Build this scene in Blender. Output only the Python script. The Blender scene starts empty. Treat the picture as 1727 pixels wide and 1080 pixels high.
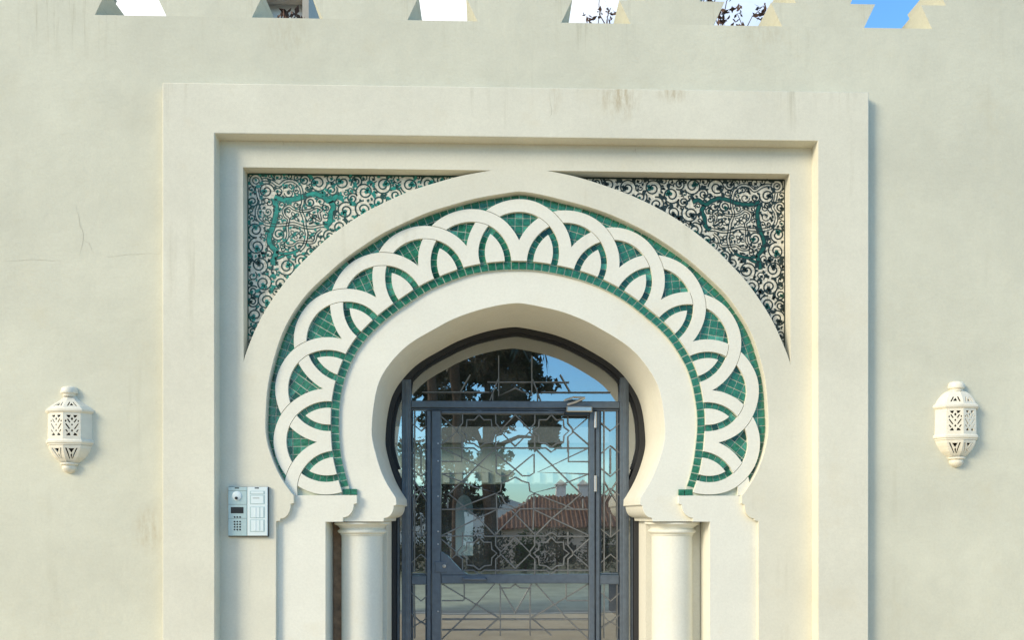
import bpy, bmesh, math, random
from mathutils import Vector, Matrix
from mathutils.geometry import delaunay_2d_cdt
R = math.radians
S = bpy.context.scene
COL = S.collection

# ------------------------------------------------------------------ camera, sky, sun, exposure
F, D, YAW, CAMX, EYE = 1302.0, 4.2, R(1.5), -0.15, 1.6
cam = bpy.data.cameras.new("camera")
cam.sensor_width = 36.0
cam.lens = 36.0 * F / 1727.0
cam.shift_y = (870.0 - 540.0) / 1727.0
cam.clip_start = 0.05
cam.clip_end = 5000
camo = bpy.data.objects.new("camera", cam)
camo.location = (CAMX, -D, EYE)
camo.rotation_euler = (R(90), 0, -YAW)
COL.objects.link(camo)
S.camera = camo

TO_SUN = Vector((-0.80, -0.50, 0.44)).normalized()
world = bpy.data.worlds.new("World")
S.world = world
world.use_nodes = True
wn, wl = world.node_tree.nodes, world.node_tree.links
wn.clear()
wo = wn.new("ShaderNodeOutputWorld")
wb = wn.new("ShaderNodeBackground")
sky = wn.new("ShaderNodeTexSky")
sky.sky_type = 'NISHITA'
sky.sun_disc = False
sky.sun_elevation = math.asin(TO_SUN.z)
sky.sun_rotation = math.atan2(TO_SUN.x, TO_SUN.y)
sky.air_density = 1.0
sky.dust_density = 0.6
sky.ozone_density = 1.6
wtc = wn.new("ShaderNodeTexCoord")
wmp = wn.new("ShaderNodeMapping")
wmp.inputs['Location'].default_value = (3.1, 0.4, 0.0)
wmp.inputs['Scale'].default_value = (1.0, 1.0, 2.2)
wnz = wn.new("ShaderNodeTexNoise")
wnz.inputs['Scale'].default_value = 1.6
wnz.inputs['Detail'].default_value = 7
wnz.inputs['Roughness'].default_value = 0.55
wcr = wn.new("ShaderNodeValToRGB")
wcr.color_ramp.elements[0].position = 0.48
wcr.color_ramp.elements[1].position = 0.60
wmx = wn.new("ShaderNodeMixRGB")
wmx.inputs['Color2'].default_value = (7.8, 8.0, 8.2, 1)
wl.new(wtc.outputs['Generated'], wmp.inputs['Vector'])
wl.new(wmp.outputs['Vector'], wnz.inputs['Vector'])
wsx = wn.new("ShaderNodeSeparateXYZ")
wl.new(wtc.outputs['Generated'], wsx.inputs['Vector'])
wma = wn.new("ShaderNodeMath"); wma.operation = 'MULTIPLY_ADD'      # the cloud bank thickens towards the west
wma.inputs[1].default_value = -0.50
wl.new(wsx.outputs['X'], wma.inputs[0])
wmr = wn.new("ShaderNodeMapRange")
wmr.inputs['To Min'].default_value = 0.28; wmr.inputs['To Max'].default_value = 0.72
wl.new(wnz.outputs['Fac'], wmr.inputs['Value'])
wl.new(wmr.outputs['Result'], wma.inputs[2])
wmb = wn.new("ShaderNodeMath"); wmb.operation = 'MULTIPLY_ADD'      # and towards the north, behind the wall
wmb.inputs[1].default_value = 0.15
wl.new(wsx.outputs['Y'], wmb.inputs[0])
wl.new(wma.outputs[0], wmb.inputs[2])
wl.new(wmb.outputs[0], wcr.inputs['Fac'])
wl.new(wcr.outputs['Color'], wmx.inputs['Fac'])
wti = wn.new("ShaderNodeMixRGB"); wti.blend_type = 'MULTIPLY'; wti.inputs['Fac'].default_value = 1
wti.inputs['Color2'].default_value = (0.92, 1.48, 1.78, 1)      # the vivid cyan-blue of this sky
wl.new(sky.outputs['Color'], wti.inputs['Color1'])
wl.new(wti.outputs['Color'], wmx.inputs['Color1'])
wl.new(wmx.outputs['Color'], wb.inputs['Color'])
wb.inputs['Strength'].default_value = 0.15
wl.new(wb.outputs['Background'], wo.inputs['Surface'])

sun = bpy.data.lights.new("sun", 'SUN')
sun.energy = 2.75
sun.angle = R(20)
sun.color = (1.0, 0.865, 0.635)
suno = bpy.data.objects.new("sun", sun)
suno.rotation_euler = TO_SUN.to_track_quat('Z', 'Y').to_euler()
suno.location = (-8, -8, 8)
COL.objects.link(suno)

S.view_settings.view_transform = 'Standard'
S.view_settings.look = 'None'
S.view_settings.exposure = 0.30
S.view_settings.gamma = 1.0
S.view_settings.use_curve_mapping = False
S.render.engine = 'CYCLES'
S.cycles.max_bounces = 8
S.cycles.transparent_max_bounces = 16

# ------------------------------------------------------------------ helpers
def px(u, v, p):
    """photo pixel -> (x, z) on the vertical plane y = p"""
    a = (u - 863.5) / F
    b = (870.0 - v) / F
    dx = a * math.cos(YAW) + math.sin(YAW)
    dy = -a * math.sin(YAW) + math.cos(YAW)
    t = (D + p) / dy
    return (CAMX + t * dx, EYE + t * b)

def tag(o, label=None, cat=None, group=None, kind=None):
    if label: o["label"] = label
    if cat: o["category"] = cat
    if group: o["group"] = group
    if kind: o["kind"] = kind
    return o

def empty(name, loc=(0, 0, 0), rz=0, parent=None):
    o = bpy.data.objects.new(name, None)
    o.location = loc
    o.rotation_euler = (0, 0, rz)
    o.empty_display_size = 0.1
    COL.objects.link(o)
    if parent: o.parent = parent
    return o

def warp(q):
    """millimetre waviness of hand-run plaster"""
    x, y, z = q
    if z < 1.57: return q
    return (x + .0017 * math.sin(8.3 * z + 4.1 * x) + .0010 * math.sin(21 * z - 13 * x + 1), y,
            z + .0017 * math.sin(7.7 * x - 3.9 * z + 2) + .0010 * math.sin(19 * x + 15 * z))

def mobj(name, verts, faces, mat, parent=None, smooth=True, angle=35, mats=None):
    if parent is not None and parent.name.startswith('portal'): verts = [warp(q) for q in verts]
    me = bpy.data.meshes.new(name)
    me.from_pydata([tuple(v) for v in verts], [], faces)
    me.materials.append(mat)
    if smooth and len(me.polygons):
        me.polygons.foreach_set("use_smooth", [True] * len(me.polygons))
        me.update()
        me.set_sharp_from_angle(angle=R(angle))
    me.update()
    o = bpy.data.objects.new(name, me)
    COL.objects.link(o)
    if parent: o.parent = parent
    return o

class MB:
    def __init__(s): s.v = []; s.f = []
    def add(s, v, f):
        n = len(s.v); s.v += [tuple(q) for q in v]; s.f += [tuple(i + n for i in g) for g in f]
    def box(s, x0, x1, y0, y1, z0, z1):
        v = [(x, y, z) for z in (z0, z1) for y in (y0, y1) for x in (x0, x1)]
        s.add(v, [(0, 2, 3, 1), (4, 5, 7, 6), (0, 1, 5, 4), (2, 6, 7, 3), (0, 4, 6, 2), (1, 3, 7, 5)])
    def bbox(s, x0, x1, y0, y1, z0, z1, b=0.003):
        """box with chamfered front (-y) edges"""
        v = [(x0, y1, z0), (x1, y1, z0), (x1, y1, z1), (x0, y1, z1),
             (x0, y0 + b, z0), (x1, y0 + b, z0), (x1, y0 + b, z1), (x0, y0 + b, z1),
             (x0 + b, y0, z0 + b), (x1 - b, y0, z0 + b), (x1 - b, y0, z1 - b), (x0 + b, y0, z1 - b)]
        f = [(3, 2, 1, 0), (8, 9, 10, 11)]
        for i in range(4):
            j = (i + 1) % 4
            f.append((i, j, 4 + j, 4 + i))
            f.append((4 + i, 4 + j, 8 + j, 8 + i))
        s.add(v, f)
    def tube(s, pts, r, n=8, cap=True):
        pts = [Vector(p) for p in pts]
        rr = r if isinstance(r, (list, tuple)) else [r] * len(pts)
        base = len(s.v)
        for i, p in enumerate(pts):
            a = pts[max(i - 1, 0)]; b = pts[min(i + 1, len(pts) - 1)]
            t = (b - a).normalized()
            up = Vector((0, 1, 0)) if abs(t.y) < 0.9 else Vector((1, 0, 0))
            u = t.cross(up).normalized(); w = t.cross(u).normalized()
            for k in range(n):
                g = 2 * math.pi * k / n
                s.v.append(tuple(p + (u * math.cos(g) + w * math.sin(g)) * rr[i]))
        for i in range(len(pts) - 1):
            for k in range(n):
                a = base + i * n + k; b = base + i * n + (k + 1) % n
                s.f.append((a, b, b + n, a + n))
        if cap:
            s.f.append(tuple(base + k for k in range(n))[::-1])
            e = base + (len(pts) - 1) * n
            s.f.append(tuple(e + k for k in range(n)))
    def lathe(s, prof, n=32, c=(0, 0, 0), a0=0.0, a1=2 * math.pi):
        full = abs(a1 - a0 - 2 * math.pi) < 1e-6
        m = n if full else n + 1
        base = len(s.v)
        for (r, z) in prof:
            for k in range(m):
                g = a0 + (a1 - a0) * k / n
                s.v.append((c[0] + r * math.cos(g), c[1] + r * math.sin(g), c[2] + z))
        for i in range(len(prof) - 1):
            for k in range(n):
                a = base + i * m + k; b = base + i * m + (k + 1) % m
                s.f.append((a, b, b + m, a + m))
    def build(s, name, mat, parent=None, smooth=True, angle=35):
        return mobj(name, s.v, s.f, mat, parent, smooth, angle)

def boxo(name, dims, mat, parent=None, b=0.0):
    m = MB()
    if b: m.bbox(*dims, b=b)
    else: m.box(*dims)
    return m.build(name, mat, parent, smooth=False)

def mir(pts): return [(-x, z) for x, z in pts]

def pip(x, y, poly):
    ins = False
    j = len(poly) - 1
    for i in range(len(poly)):
        xi, yi = poly[i]; xj, yj = poly[j]
        if (yi > y) != (yj > y) and x < (xj - xi) * (y - yi) / (yj - yi) + xi:
            ins = not ins
        j = i
    return ins

def cdt(lines, eps=1e-5):
    """lines: list of (points, closed) -> verts, triangles"""
    vs, es = [], []
    for pts, closed in lines:
        n = len(vs)
        vs += [Vector(p) for p in pts]
        es += [(n + i, n + i + 1) for i in range(len(pts) - 1)]
        if closed: es.append((n + len(pts) - 1, n))
    v, e, f, _, _, _ = delaunay_2d_cdt(vs, es, [], 0, eps, False)
    out = []
    for t in f:
        a, b, c = (v[i] for i in t)
        if (b.x - a.x) * (c.y - a.y) - (b.y - a.y) * (c.x - a.x) < 0: t = t[::-1]
        out.append(tuple(t))
    return v, out

def extrude_tris(v, tris, y0, y1, back=False, tilt=(0, 0)):
    """front faces at y0 (facing -y), walls back to y1"""
    idx = {}
    for t in tris:
        for i in t: idx.setdefault(i, len(idx))
    order = sorted(idx, key=idx.get)
    n = len(order)
    cx = sum(v[i].x for i in order) / n; cz = sum(v[i].y for i in order) / n
    V = [(v[i].x, y0 + tilt[0] * (v[i].x - cx) + tilt[1] * (v[i].y - cz), v[i].y) for i in order]
    V += [(v[i].x, y1, v[i].y) for i in order]
    Fc = [tuple(idx[i] for i in t) for t in tris]
    cnt = {}
    for t in tris:
        for a, b in ((t[0], t[1]), (t[1], t[2]), (t[2], t[0])): cnt[(a, b)] = 1
    for (a, b) in list(cnt):
        if (b, a) not in cnt:
            A, B = idx[a], idx[b]
            Fc.append((A, A + n, B + n, B))
    if back: Fc += [tuple(idx[i] + n for i in t)[::-1] for t in tris]
    return V, Fc

def poly_extrude(name, outer, holes, y0, y1, mat, parent=None, back=False, bevel=0.0):
    v, t = cdt([(outer, True)] + [(h, True) for h in holes])
    keep = []
    for tri in t:
        x = sum(v[i].x for i in tri) / 3; y = sum(v[i].y for i in tri) / 3
        if pip(x, y, outer) and not any(pip(x, y, h) for h in holes): keep.append(tri)
    V, Fc = extrude_tris(v, keep, y0, y1, back)
    o = mobj(name, V, Fc, mat, parent)
    return o

def spline(pts, n=8, closed=False):
    """Catmull-Rom through 2D points"""
    P = list(pts)
    if closed: P = [P[-1]] + P + [P[0], P[1]]
    else: P = [(2 * P[0][0] - P[1][0], 2 * P[0][1] - P[1][1])] + P + [(2 * P[-1][0] - P[-2][0], 2 * P[-1][1] - P[-2][1])]
    out = []
    for i in range(1, len(P) - 2):
        p0, p1, p2, p3 = P[i - 1], P[i], P[i + 1], P[i + 2]
        for k in range(n):
            t = k / n
            out.append(tuple(0.5 * (2 * p1[j] + (p2[j] - p0[j]) * t + (2 * p0[j] - 5 * p1[j] + 4 * p2[j] - p3[j]) * t * t
                                    + (3 * p1[j] - p0[j] - 3 * p2[j] + p3[j]) * t ** 3) for j in (0, 1)))
    if not closed: out.append(tuple(P[-2]))
    return out

# ------------------------------------------------------------------ materials
def newmat(name):
    m = bpy.data.materials.new(name)
    m.use_nodes = True
    return m, m.node_tree.nodes, m.node_tree.links, m.node_tree.nodes["Principled BSDF"]

def plain(name, col, rough=0.6, metal=0.0, var=0.0, scale=20, bump=0.0, bscale=200, coat=0.0):
    m, n, l, p = newmat(name)
    p.inputs['Base Color'].default_value = (*col, 1)
    p.inputs['Roughness'].default_value = rough
    p.inputs['Metallic'].default_value = metal
    if coat: p.inputs['Coat Weight'].default_value = coat
    tc = n.new("ShaderNodeTexCoord")
    if var:
        nz = n.new("ShaderNodeTexNoise"); nz.inputs['Scale'].default_value = scale; nz.inputs['Detail'].default_value = 6
        mr = n.new("ShaderNodeMapRange"); mr.inputs['From Min'].default_value = 0.3; mr.inputs['From Max'].default_value = 0.7
        mr.inputs['To Min'].default_value = 1 - var; mr.inputs['To Max'].default_value = 1 + var
        mx = n.new("ShaderNodeMixRGB"); mx.blend_type = 'MULTIPLY'; mx.inputs['Fac'].default_value = 1
        mx.inputs['Color1'].default_value = (*col, 1)
        l.new(tc.outputs['Object'], nz.inputs['Vector']); l.new(nz.outputs['Fac'], mr.inputs['Value'])
        l.new(mr.outputs['Result'], mx.inputs['Color2']); l.new(mx.outputs['Color'], p.inputs['Base Color'])
    if bump:
        nb = n.new("ShaderNodeTexNoise"); nb.inputs['Scale'].default_value = bscale; nb.inputs['Detail'].default_value = 4
        bp = n.new("ShaderNodeBump"); bp.inputs['Strength'].default_value = bump; bp.inputs['Distance'].default_value = 0.004
        l.new(tc.outputs['Object'], nb.inputs['Vector']); l.new(nb.outputs['Fac'], bp.inputs['Height'])
        l.new(bp.outputs['Normal'], p.inputs['Normal'])
    return m

def plaster(name, col, stain=(0.30, 0.27, 0.17), patch=0.10, streak=0.35, bump=0.30, smallbump=0.25, ztop=None, spots=()):
    """painted render: broad patches, fine mottling, rain streaks, trowel unevenness"""
    m, n, l, p = newmat(name)
    p.inputs['Roughness'].default_value = 0.82
    p.inputs['Specular IOR Level'].default_value = 0.25
    tc = n.new("ShaderNodeTexCoord")
    def noise(scale, detail=5, rough=0.55, sc=(1, 1, 1)):
        mp = n.new("ShaderNodeMapping"); mp.inputs['Scale'].default_value = sc
        z = n.new("ShaderNodeTexNoise"); z.inputs['Scale'].default_value = scale
        z.inputs['Detail'].default_value = detail; z.inputs['Roughness'].default_value = rough
        l.new(tc.outputs['Object'], mp.inputs['Vector']); l.new(mp.outputs['Vector'], z.inputs['Vector'])
        return z.outputs['Fac']
    def rng(x, a, b, c, d):
        r = n.new("ShaderNodeMapRange")
        for k, q in zip(('From Min', 'From Max', 'To Min', 'To Max'), (a, b, c, d)): r.inputs[k].default_value = q
        l.new(x, r.inputs['Value']); return r.outputs['Result']
    def mix(fac, c1, c2, blend='MIX'):
        x = n.new("ShaderNodeMixRGB"); x.blend_type = blend
        for s, q in (('Fac', fac), ('Color1', c1), ('Color2', c2)):
            if isinstance(q, (int, float)): x.inputs[s].default_value = q
            elif isinstance(q, tuple): x.inputs[s].default_value = (*q, 1)
            else: l.new(q, x.inputs[s])
        return x.outputs['Color']
    c = mix(rng(noise(1.3, 4), 0.35, 0.65, 0, 1), tuple(q * (1 - patch) for q in col), tuple(min(1, q * (1 + patch * .5)) for q in col))
    c = mix(1.0, c, rng(noise(9, 6, .6), 0.3, 0.7, 1 - patch * .45, 1 + patch * .2), 'MULTIPLY')
    c = mix(1.0, c, rng(noise(70, 3), 0.3, 0.7, 0.96, 1.02), 'MULTIPLY')
    c = mix(1.0, c, rng(noise(330, 2), 0.3, 0.7, 0.95, 1.03), 'MULTIPLY')
    c = mix(rng(noise(3.2, 6, .72), 0.56, 0.72, 0, .30), c, tuple(q * w_ for q, w_ in zip(col, (.90, .84, .74))))
    st = rng(noise(1.0, 5, .6, (9, 1, 0.55)), 0.60, 0.78, 0, streak)
    st2 = rng(noise(2.1, 3), 0.45, 0.62, 0, 1)
    mm = n.new("ShaderNodeMath"); mm.operation = 'MULTIPLY'; l.new(st, mm.inputs[0]); l.new(st2, mm.inputs[1])
    c = mix(mm.outputs[0], c, stain)
    if ztop:
        sx = n.new("ShaderNodeSeparateXYZ"); l.new(tc.outputs['Object'], sx.inputs['Vector'])
        up = rng(sx.outputs['Z'], ztop - .26, ztop, 0, 1)
        dn = rng(noise(1.0, 6, .7, (26, 1, 1.2)), 0.52, 0.74, 0, 1)
        dn2 = rng(noise(1.1, 2, .5, (1, 1, .2)), 0.50, 0.60, 0, .75)
        for q in (dn, dn2):
            mm = n.new("ShaderNodeMath"); mm.operation = 'MULTIPLY'; l.new(up, mm.inputs[0]); l.new(q, mm.inputs[1]); up = mm.outputs[0]
        c = mix(up, c, stain)
    for (sx_, sz_, rx_, rz_, am_) in spots:
        mp = n.new("ShaderNodeMapping"); mp.inputs['Location'].default_value = (-sx_ / rx_, 0, -sz_ / rz_); mp.inputs['Scale'].default_value = (1 / rx_, 0, 1 / rz_)
        ln = n.new("ShaderNodeVectorMath"); ln.operation = 'LENGTH'
        l.new(tc.outputs['Object'], mp.inputs['Vector']); l.new(mp.outputs['Vector'], ln.inputs[0])
        a_ = rng(ln.outputs['Value'], 1.0, 0.2, 0, 1); b_ = rng(noise(14, 6, .7, (3, 1, .8)), .42, .66, 0, am_)
        mm = n.new("ShaderNodeMath"); mm.operation = 'MULTIPLY'; l.new(a_, mm.inputs[0]); l.new(b_, mm.inputs[1])
        c = mix(mm.outputs[0], c, (0.42, 0.34, 0.20))
    sp = rng(noise(34, 4, .7), 0.70, 0.78, 0, 0.35)
    c = mix(sp, c, stain)
    l.new(c, p.inputs['Base Color'])
    b1 = n.new("ShaderNodeBump"); b1.inputs['Strength'].default_value = bump; b1.inputs['Distance'].default_value = 0.012
    b0 = n.new("ShaderNodeBump"); b0.inputs['Strength'].default_value = bump; b0.inputs['Distance'].default_value = 0.006
    l.new(noise(17.0, 5, .6, (1, 1, 1.8)), b0.inputs['Height']); l.new(b0.outputs['Normal'], b1.inputs['Normal'])
    l.new(noise(5.0, 3), b1.inputs['Height'])
    b2 = n.new("ShaderNodeBump"); b2.inputs['Strength'].default_value = smallbump; b2.inputs['Distance'].default_value = 0.002
    l.new(noise(160, 4), b2.inputs['Height']); l.new(b1.outputs['Normal'], b2.inputs['Normal'])
    l.new(b2.outputs['Normal'], p.inputs['Normal'])
    return m

def glaze(name, dark, mid, light, rough=0.14, bscale=55):
    m, n, l, p = newmat(name)
    g = n.new("ShaderNodeNewGeometry")
    cr = n.new("ShaderNodeValToRGB")
    e = cr.color_ramp.elements
    e[0].position = 0.0; e[0].color = (*dark, 1)
    e[1].position = 1.0; e[1].color = (*light, 1)
    x = e.new(0.55); x.color = (*mid, 1)
    l.new(g.outputs['Random Per Island'], cr.inputs['Fac'])
    tc = n.new("ShaderNodeTexCoord")
    nz = n.new("ShaderNodeTexNoise"); nz.inputs['Scale'].default_value = 60; nz.inputs['Detail'].default_value = 5
    mr = n.new("ShaderNodeMapRange"); mr.inputs['From Min'].default_value = .3; mr.inputs['From Max'].default_value = .7
    mr.inputs['To Min'].default_value = .65; mr.inputs['To Max'].default_value = 1.25
    mx = n.new("ShaderNodeMixRGB"); mx.blend_type = 'MULTIPLY'; mx.inputs['Fac'].default_value = 1
    l.new(tc.outputs['Object'], nz.inputs['Vector']); l.new(nz.outputs['Fac'], mr.inputs['Value'])
    l.new(cr.outputs['Color'], mx.inputs['Color1']); l.new(mr.outputs['Result'], mx.inputs['Color2'])
    l.new(mx.outputs['Color'], p.inputs['Base Color'])
    p.inputs['Roughness'].default_value = rough
    nb = n.new("ShaderNodeTexNoise"); nb.inputs['Scale'].default_value = bscale; nb.inputs['Detail'].default_value = 2
    bp = n.new("ShaderNodeBump"); bp.inputs['Strength'].default_value = .35; bp.inputs['Distance'].default_value = .004
    l.new(tc.outputs['Object'], nb.inputs['Vector']); l.new(nb.outputs['Fac'], bp.inputs['Height'])
    l.new(bp.outputs['Normal'], p.inputs['Normal'])
    return m

M = {}
YF_ = -0.05
M['wall'] = plaster("wall_plaster", (0.645, 0.64, 0.525), patch=0.08, streak=0.28, ztop=4.30, spots=[(*px(250, 895, 0), .10, .16, .55), (*px(1285, 60, 0), .15, .12, .3), (*px(485, 60, 0), .16, .14, .3)])
M['portal'] = plaster("portal_plaster", (0.71, 0.695, 0.585), patch=0.06, streak=0.40, bump=0.15, ztop=3.91, spots=[(*px(1045, 162, YF_), .14, .16, .75), (*px(1135, 158, YF_), .10, .06, .7), (*px(935, 160, YF_), .05, .12, .4)])
M['white'] = plaster("white_plaster", (0.785, 0.78, 0.69), patch=0.05, streak=0.22, bump=0.12)
M['niche'] = plain("niche_brown", (0.26, 0.17, 0.11), .9, var=.35, scale=30, bump=.5)  # even brown, for the left niche back alone
M['grout'] = plain("grout", (0.50, 0.54, 0.45), .85, var=.15, scale=60)
M['green'] = glaze("green_glaze", (0.005, 0.050, 0.032), (0.020, 0.155, 0.090), (0.085, 0.34, 0.24))
M['cream_tile'] = glaze("cream_glaze", (0.58, 0.54, 0.44), (0.68, 0.645, 0.53), (0.72, 0.67, 0.54), rough=.5)
M['black_glaze'] = plain("black_glaze", (0.010, 0.022, 0.016), .48)
M['ribbon_green'] = plain("green_ribbon_glaze", (0.007, 0.075, 0.045), .30, var=.35, scale=40)
M['ribbon_sky_tint'] = plain("sky_tinted_ribbon_glaze", (0.016, 0.23, 0.175), .34, var=.4, scale=40)  # sky reflection on the left panel, put into the glaze colour
M['leaf_sky_tint'] = plain("sky_tinted_leaf_glaze", (0.016, 0.20, 0.155), .34, var=.5, scale=30)  # leaves carry the same reflected-sky tint in their colour
M['scroll_sky_tint'] = plain("sky_tinted_scroll_glaze", (0.008, 0.055, 0.042), .42, var=.6, scale=9)  # black scroll lines with the sky's reflection tinted in
M['peach'] = plain("peach_glaze", (0.70, 0.47, 0.30), .3)
M['metal'] = plain("blue_grey_metal", (0.110, 0.138, 0.175), .42, metal=.25, var=.12, scale=30, bump=.05, coat=.2)
M['rod'] = plain("grey_rod", (0.20, 0.205, 0.205), .42, metal=.2, var=.2, scale=40)
M['steel'] = plain("brushed_steel", (0.55, 0.56, 0.57), .3, metal=.9)
M['alu'] = plain("pale_aluminium", (0.42, 0.55, 0.56), .38, metal=.25, var=.05, scale=60)
M['alu2'] = plain("white_name_card", (0.66, 0.76, 0.78), .35)
M['dark'] = plain("black_plastic", (0.012, 0.012, 0.014), .3)
M['rubber'] = plain("dark_seal", (0.02, 0.022, 0.026), .6)
M['ceramic'] = plain("white_ceramic", (0.76, 0.72, 0.60), .45, var=.05, scale=25, bump=.15, bscale=60)
M['crack'] = plain("crack_line", (0.50, 0.475, 0.375), .9)
M['inner_shadow'] = plain("painted_inner_shadow", (0.03, 0.026, 0.02), .9)  # darkness of the lantern's inside, put into the colour
M['rooftile'] = plain("weathered_roof_tile", (0.27, 0.15, 0.10), .85, var=.35, scale=6)
M['terracotta'] = plain("terracotta", (0.33, 0.115, 0.06), .8, var=.3, scale=8)
M['bark'] = plain("bark", (0.09, 0.06, 0.04), .9, var=.4, scale=20, bump=.6, bscale=40)
M['leaf_dark'] = plain("dark_foliage", (0.018, 0.035, 0.012), .6, var=.5, scale=6)
M['leaf'] = plain("green_foliage", (0.045, 0.085, 0.025), .6, var=.5, scale=6)
M['dry'] = plain("dry_leaf", (0.075, 0.035, 0.022), .7, var=.5, scale=12)
M['asphalt'] = plain("asphalt", (0.075, 0.078, 0.075), .85, var=.25, scale=3, bump=.3)
M['paving'] = plain("concrete_paving", (0.30, 0.29, 0.26), .85, var=.15, scale=4, bump=.2)
M['forecourt'] = plain("sandy_paving", (0.58, 0.455, 0.285), .85, var=.12, scale=3, bump=.2)
M['earth'] = plain("dry_grass_ground", (0.13, 0.12, 0.06), .95, var=.4, scale=.4)
M['hill'] = plain("hillside", (0.30, 0.36, 0.36), .95, var=.3, scale=.02)  # pale blue-grey: distance haze put into the hill colour
M['villa'] = plain("villa_wall", (0.62, 0.52, 0.44), .8, var=.08)
M['chimney'] = plain("white_chimney", (0.85, 0.85, 0.82), .8)
M['court'] = plain("courtyard_wall", (0.42, 0.45, 0.38), .85, var=.1, scale=3)
M['eave'] = plain("grey_eave", (0.16, 0.155, 0.14), .8, var=.1)
M['courtfloor'] = plain("courtyard_floor", (0.34, 0.36, 0.28), .7, var=.2, scale=2)
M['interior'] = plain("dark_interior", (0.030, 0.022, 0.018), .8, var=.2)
M['window'] = plain("dark_window", (0.02, 0.025, 0.03), .08)
M['opening_light'] = plain("painted_opening_light", (0.19, 0.27, 0.31), .8)  # blue light beyond the arch, put into the colour
M['pav'] = plain("pavilion_render", (0.42, 0.385, 0.33), .85, var=.06)

# glass: half mirror, half clear
gm, n, l, p = newmat("door_glass")
n.remove(p)
out = n["Material Output"]
tr = n.new("ShaderNodeBsdfTransparent"); tr.inputs['Color'].default_value = (0.80, 0.90, 0.88, 1)
gl = n.new("ShaderNodeBsdfGlossy"); gl.inputs['Roughness'].default_value = 0.0
gl.inputs['Color'].default_value = (0.93, 0.97, 1.0, 1)
tc = n.new("ShaderNodeTexCoord")
nz = n.new("ShaderNodeTexNoise"); nz.inputs['Scale'].default_value = 2.2; nz.inputs['Detail'].default_value = 1
bp = n.new("ShaderNodeBump"); bp.inputs['Strength'].default_value = .10; bp.inputs['Distance'].default_value = .01
l.new(tc.outputs['Object'], nz.inputs['Vector']); l.new(nz.outputs['Fac'], bp.inputs['Height']); l.new(bp.outputs['Normal'], gl.inputs['Normal'])
lw = n.new("ShaderNodeFresnel"); lw.inputs['IOR'].default_value = 1.5
mr = n.new("ShaderNodeMapRange"); mr.inputs['From Min'].default_value = 0.04; mr.inputs['To Min'].default_value = 0.36
l.new(lw.outputs['Fac'], mr.inputs['Value'])
ms = n.new("ShaderNodeMixShader")
l.new(mr.outputs['Result'], ms.inputs['Fac']); l.new(tr.outputs[0], ms.inputs[1]); l.new(gl.outputs[0], ms.inputs[2])
df = n.new("ShaderNodeBsdfDiffuse"); df.inputs['Color'].default_value = (0.6, 0.6, 0.56, 1)
nd = n.new("ShaderNodeTexNoise"); nd.inputs['Scale'].default_value = 7; nd.inputs['Detail'].default_value = 8; nd.inputs['Roughness'].default_value = .7
md = n.new("ShaderNodeMapRange"); md.inputs['From Min'].default_value = .42; md.inputs['From Max'].default_value = .75; md.inputs['To Min'].default_value = .008; md.inputs['To Max'].default_value = .10
l.new(tc.outputs['Object'], nd.inputs['Vector']); l.new(nd.outputs['Fac'], md.inputs['Value'])
m2_ = n.new("ShaderNodeMixShader")
l.new(md.outputs['Result'], m2_.inputs['Fac']); l.new(ms.outputs[0], m2_.inputs[1]); l.new(df.outputs[0], m2_.inputs[2])
l.new(m2_.outputs[0], out.inputs['Surface'])
M['glass'] = gm

# ------------------------------------------------------------------ arch outlines, polar about (0, ZC)
ZC = 2.02
def table(pairs):
    pts = sorted(pairs)
    def fn(phi):
        a = abs(phi)
        if a <= pts[0][0]: return pts[0][1]
        if a >= pts[-1][0]: return pts[-1][1]
        for i in range(len(pts) - 1):
            if pts[i][0] <= a <= pts[i + 1][0]:
                p1, p2 = pts[i], pts[i + 1]
                p0 = pts[i - 1] if i else (2 * p1[0] - p2[0], 2 * p1[1] - p2[1])
                p3 = pts[i + 2] if i + 2 < len(pts) else (2 * p2[0] - p1[0], 2 * p2[1] - p1[1])
                h = p2[0] - p1[0]; t = (a - p1[0]) / h
                m1 = (p2[1] - p0[1]) / (p2[0] - p0[0]) * h; m2 = (p3[1] - p1[1]) / (p3[0] - p1[0]) * h
                return ((2 * t**3 - 3 * t**2 + 1) * p1[1] + (t**3 - 2 * t**2 + t) * m1 + (-2 * t**3 + 3 * t**2) * p2[1] + (t**3 - t**2) * m2)
    return fn
r_outer = table([(0, 1.356), (10, 1.338), (25, 1.336), (36, 1.348), (48, 1.374), (58, 1.401), (66, 1.408), (74, 1.402), (84, 1.386), (90, 1.372), (97, 1.332), (103, 1.279)])
r_ro = table([(0, .984), (19, .993), (35, 1.008), (44, 1.021), (51, 1.038), (58, 1.053), (65, 1.060), (72, 1.058), (78, 1.050), (86, 1.037), (92, 1.027), (100, 1.018), (106, 1.012)])
r_ri = lambda a: r_ro(a) - 0.043
r_in = table([(0, .762), (13, .752), (35, .767), (52, .811), (60, .827), (67, .834), (74, .829), (83, .818), (89, .812), (97, .794), (107, .772), (115.4, .752)])
r_ex = table([(5, 1.483), (11, 1.477), (20, 1.477), (32, 1.487), (43, 1.508), (53, 1.527), (60.5, 1.541), (67, 1.550), (73, 1.557)])
def pol(r, phi): return (r * math.sin(R(phi)), ZC + r * math.cos(R(phi)))
def arc(fn, a, b, step=1.0):
    n = max(2, int(abs(b - a) / step))
    return [pol(fn(a + (b - a) * i / n), a + (b - a) * i / n) for i in range(n + 1)]
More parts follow.
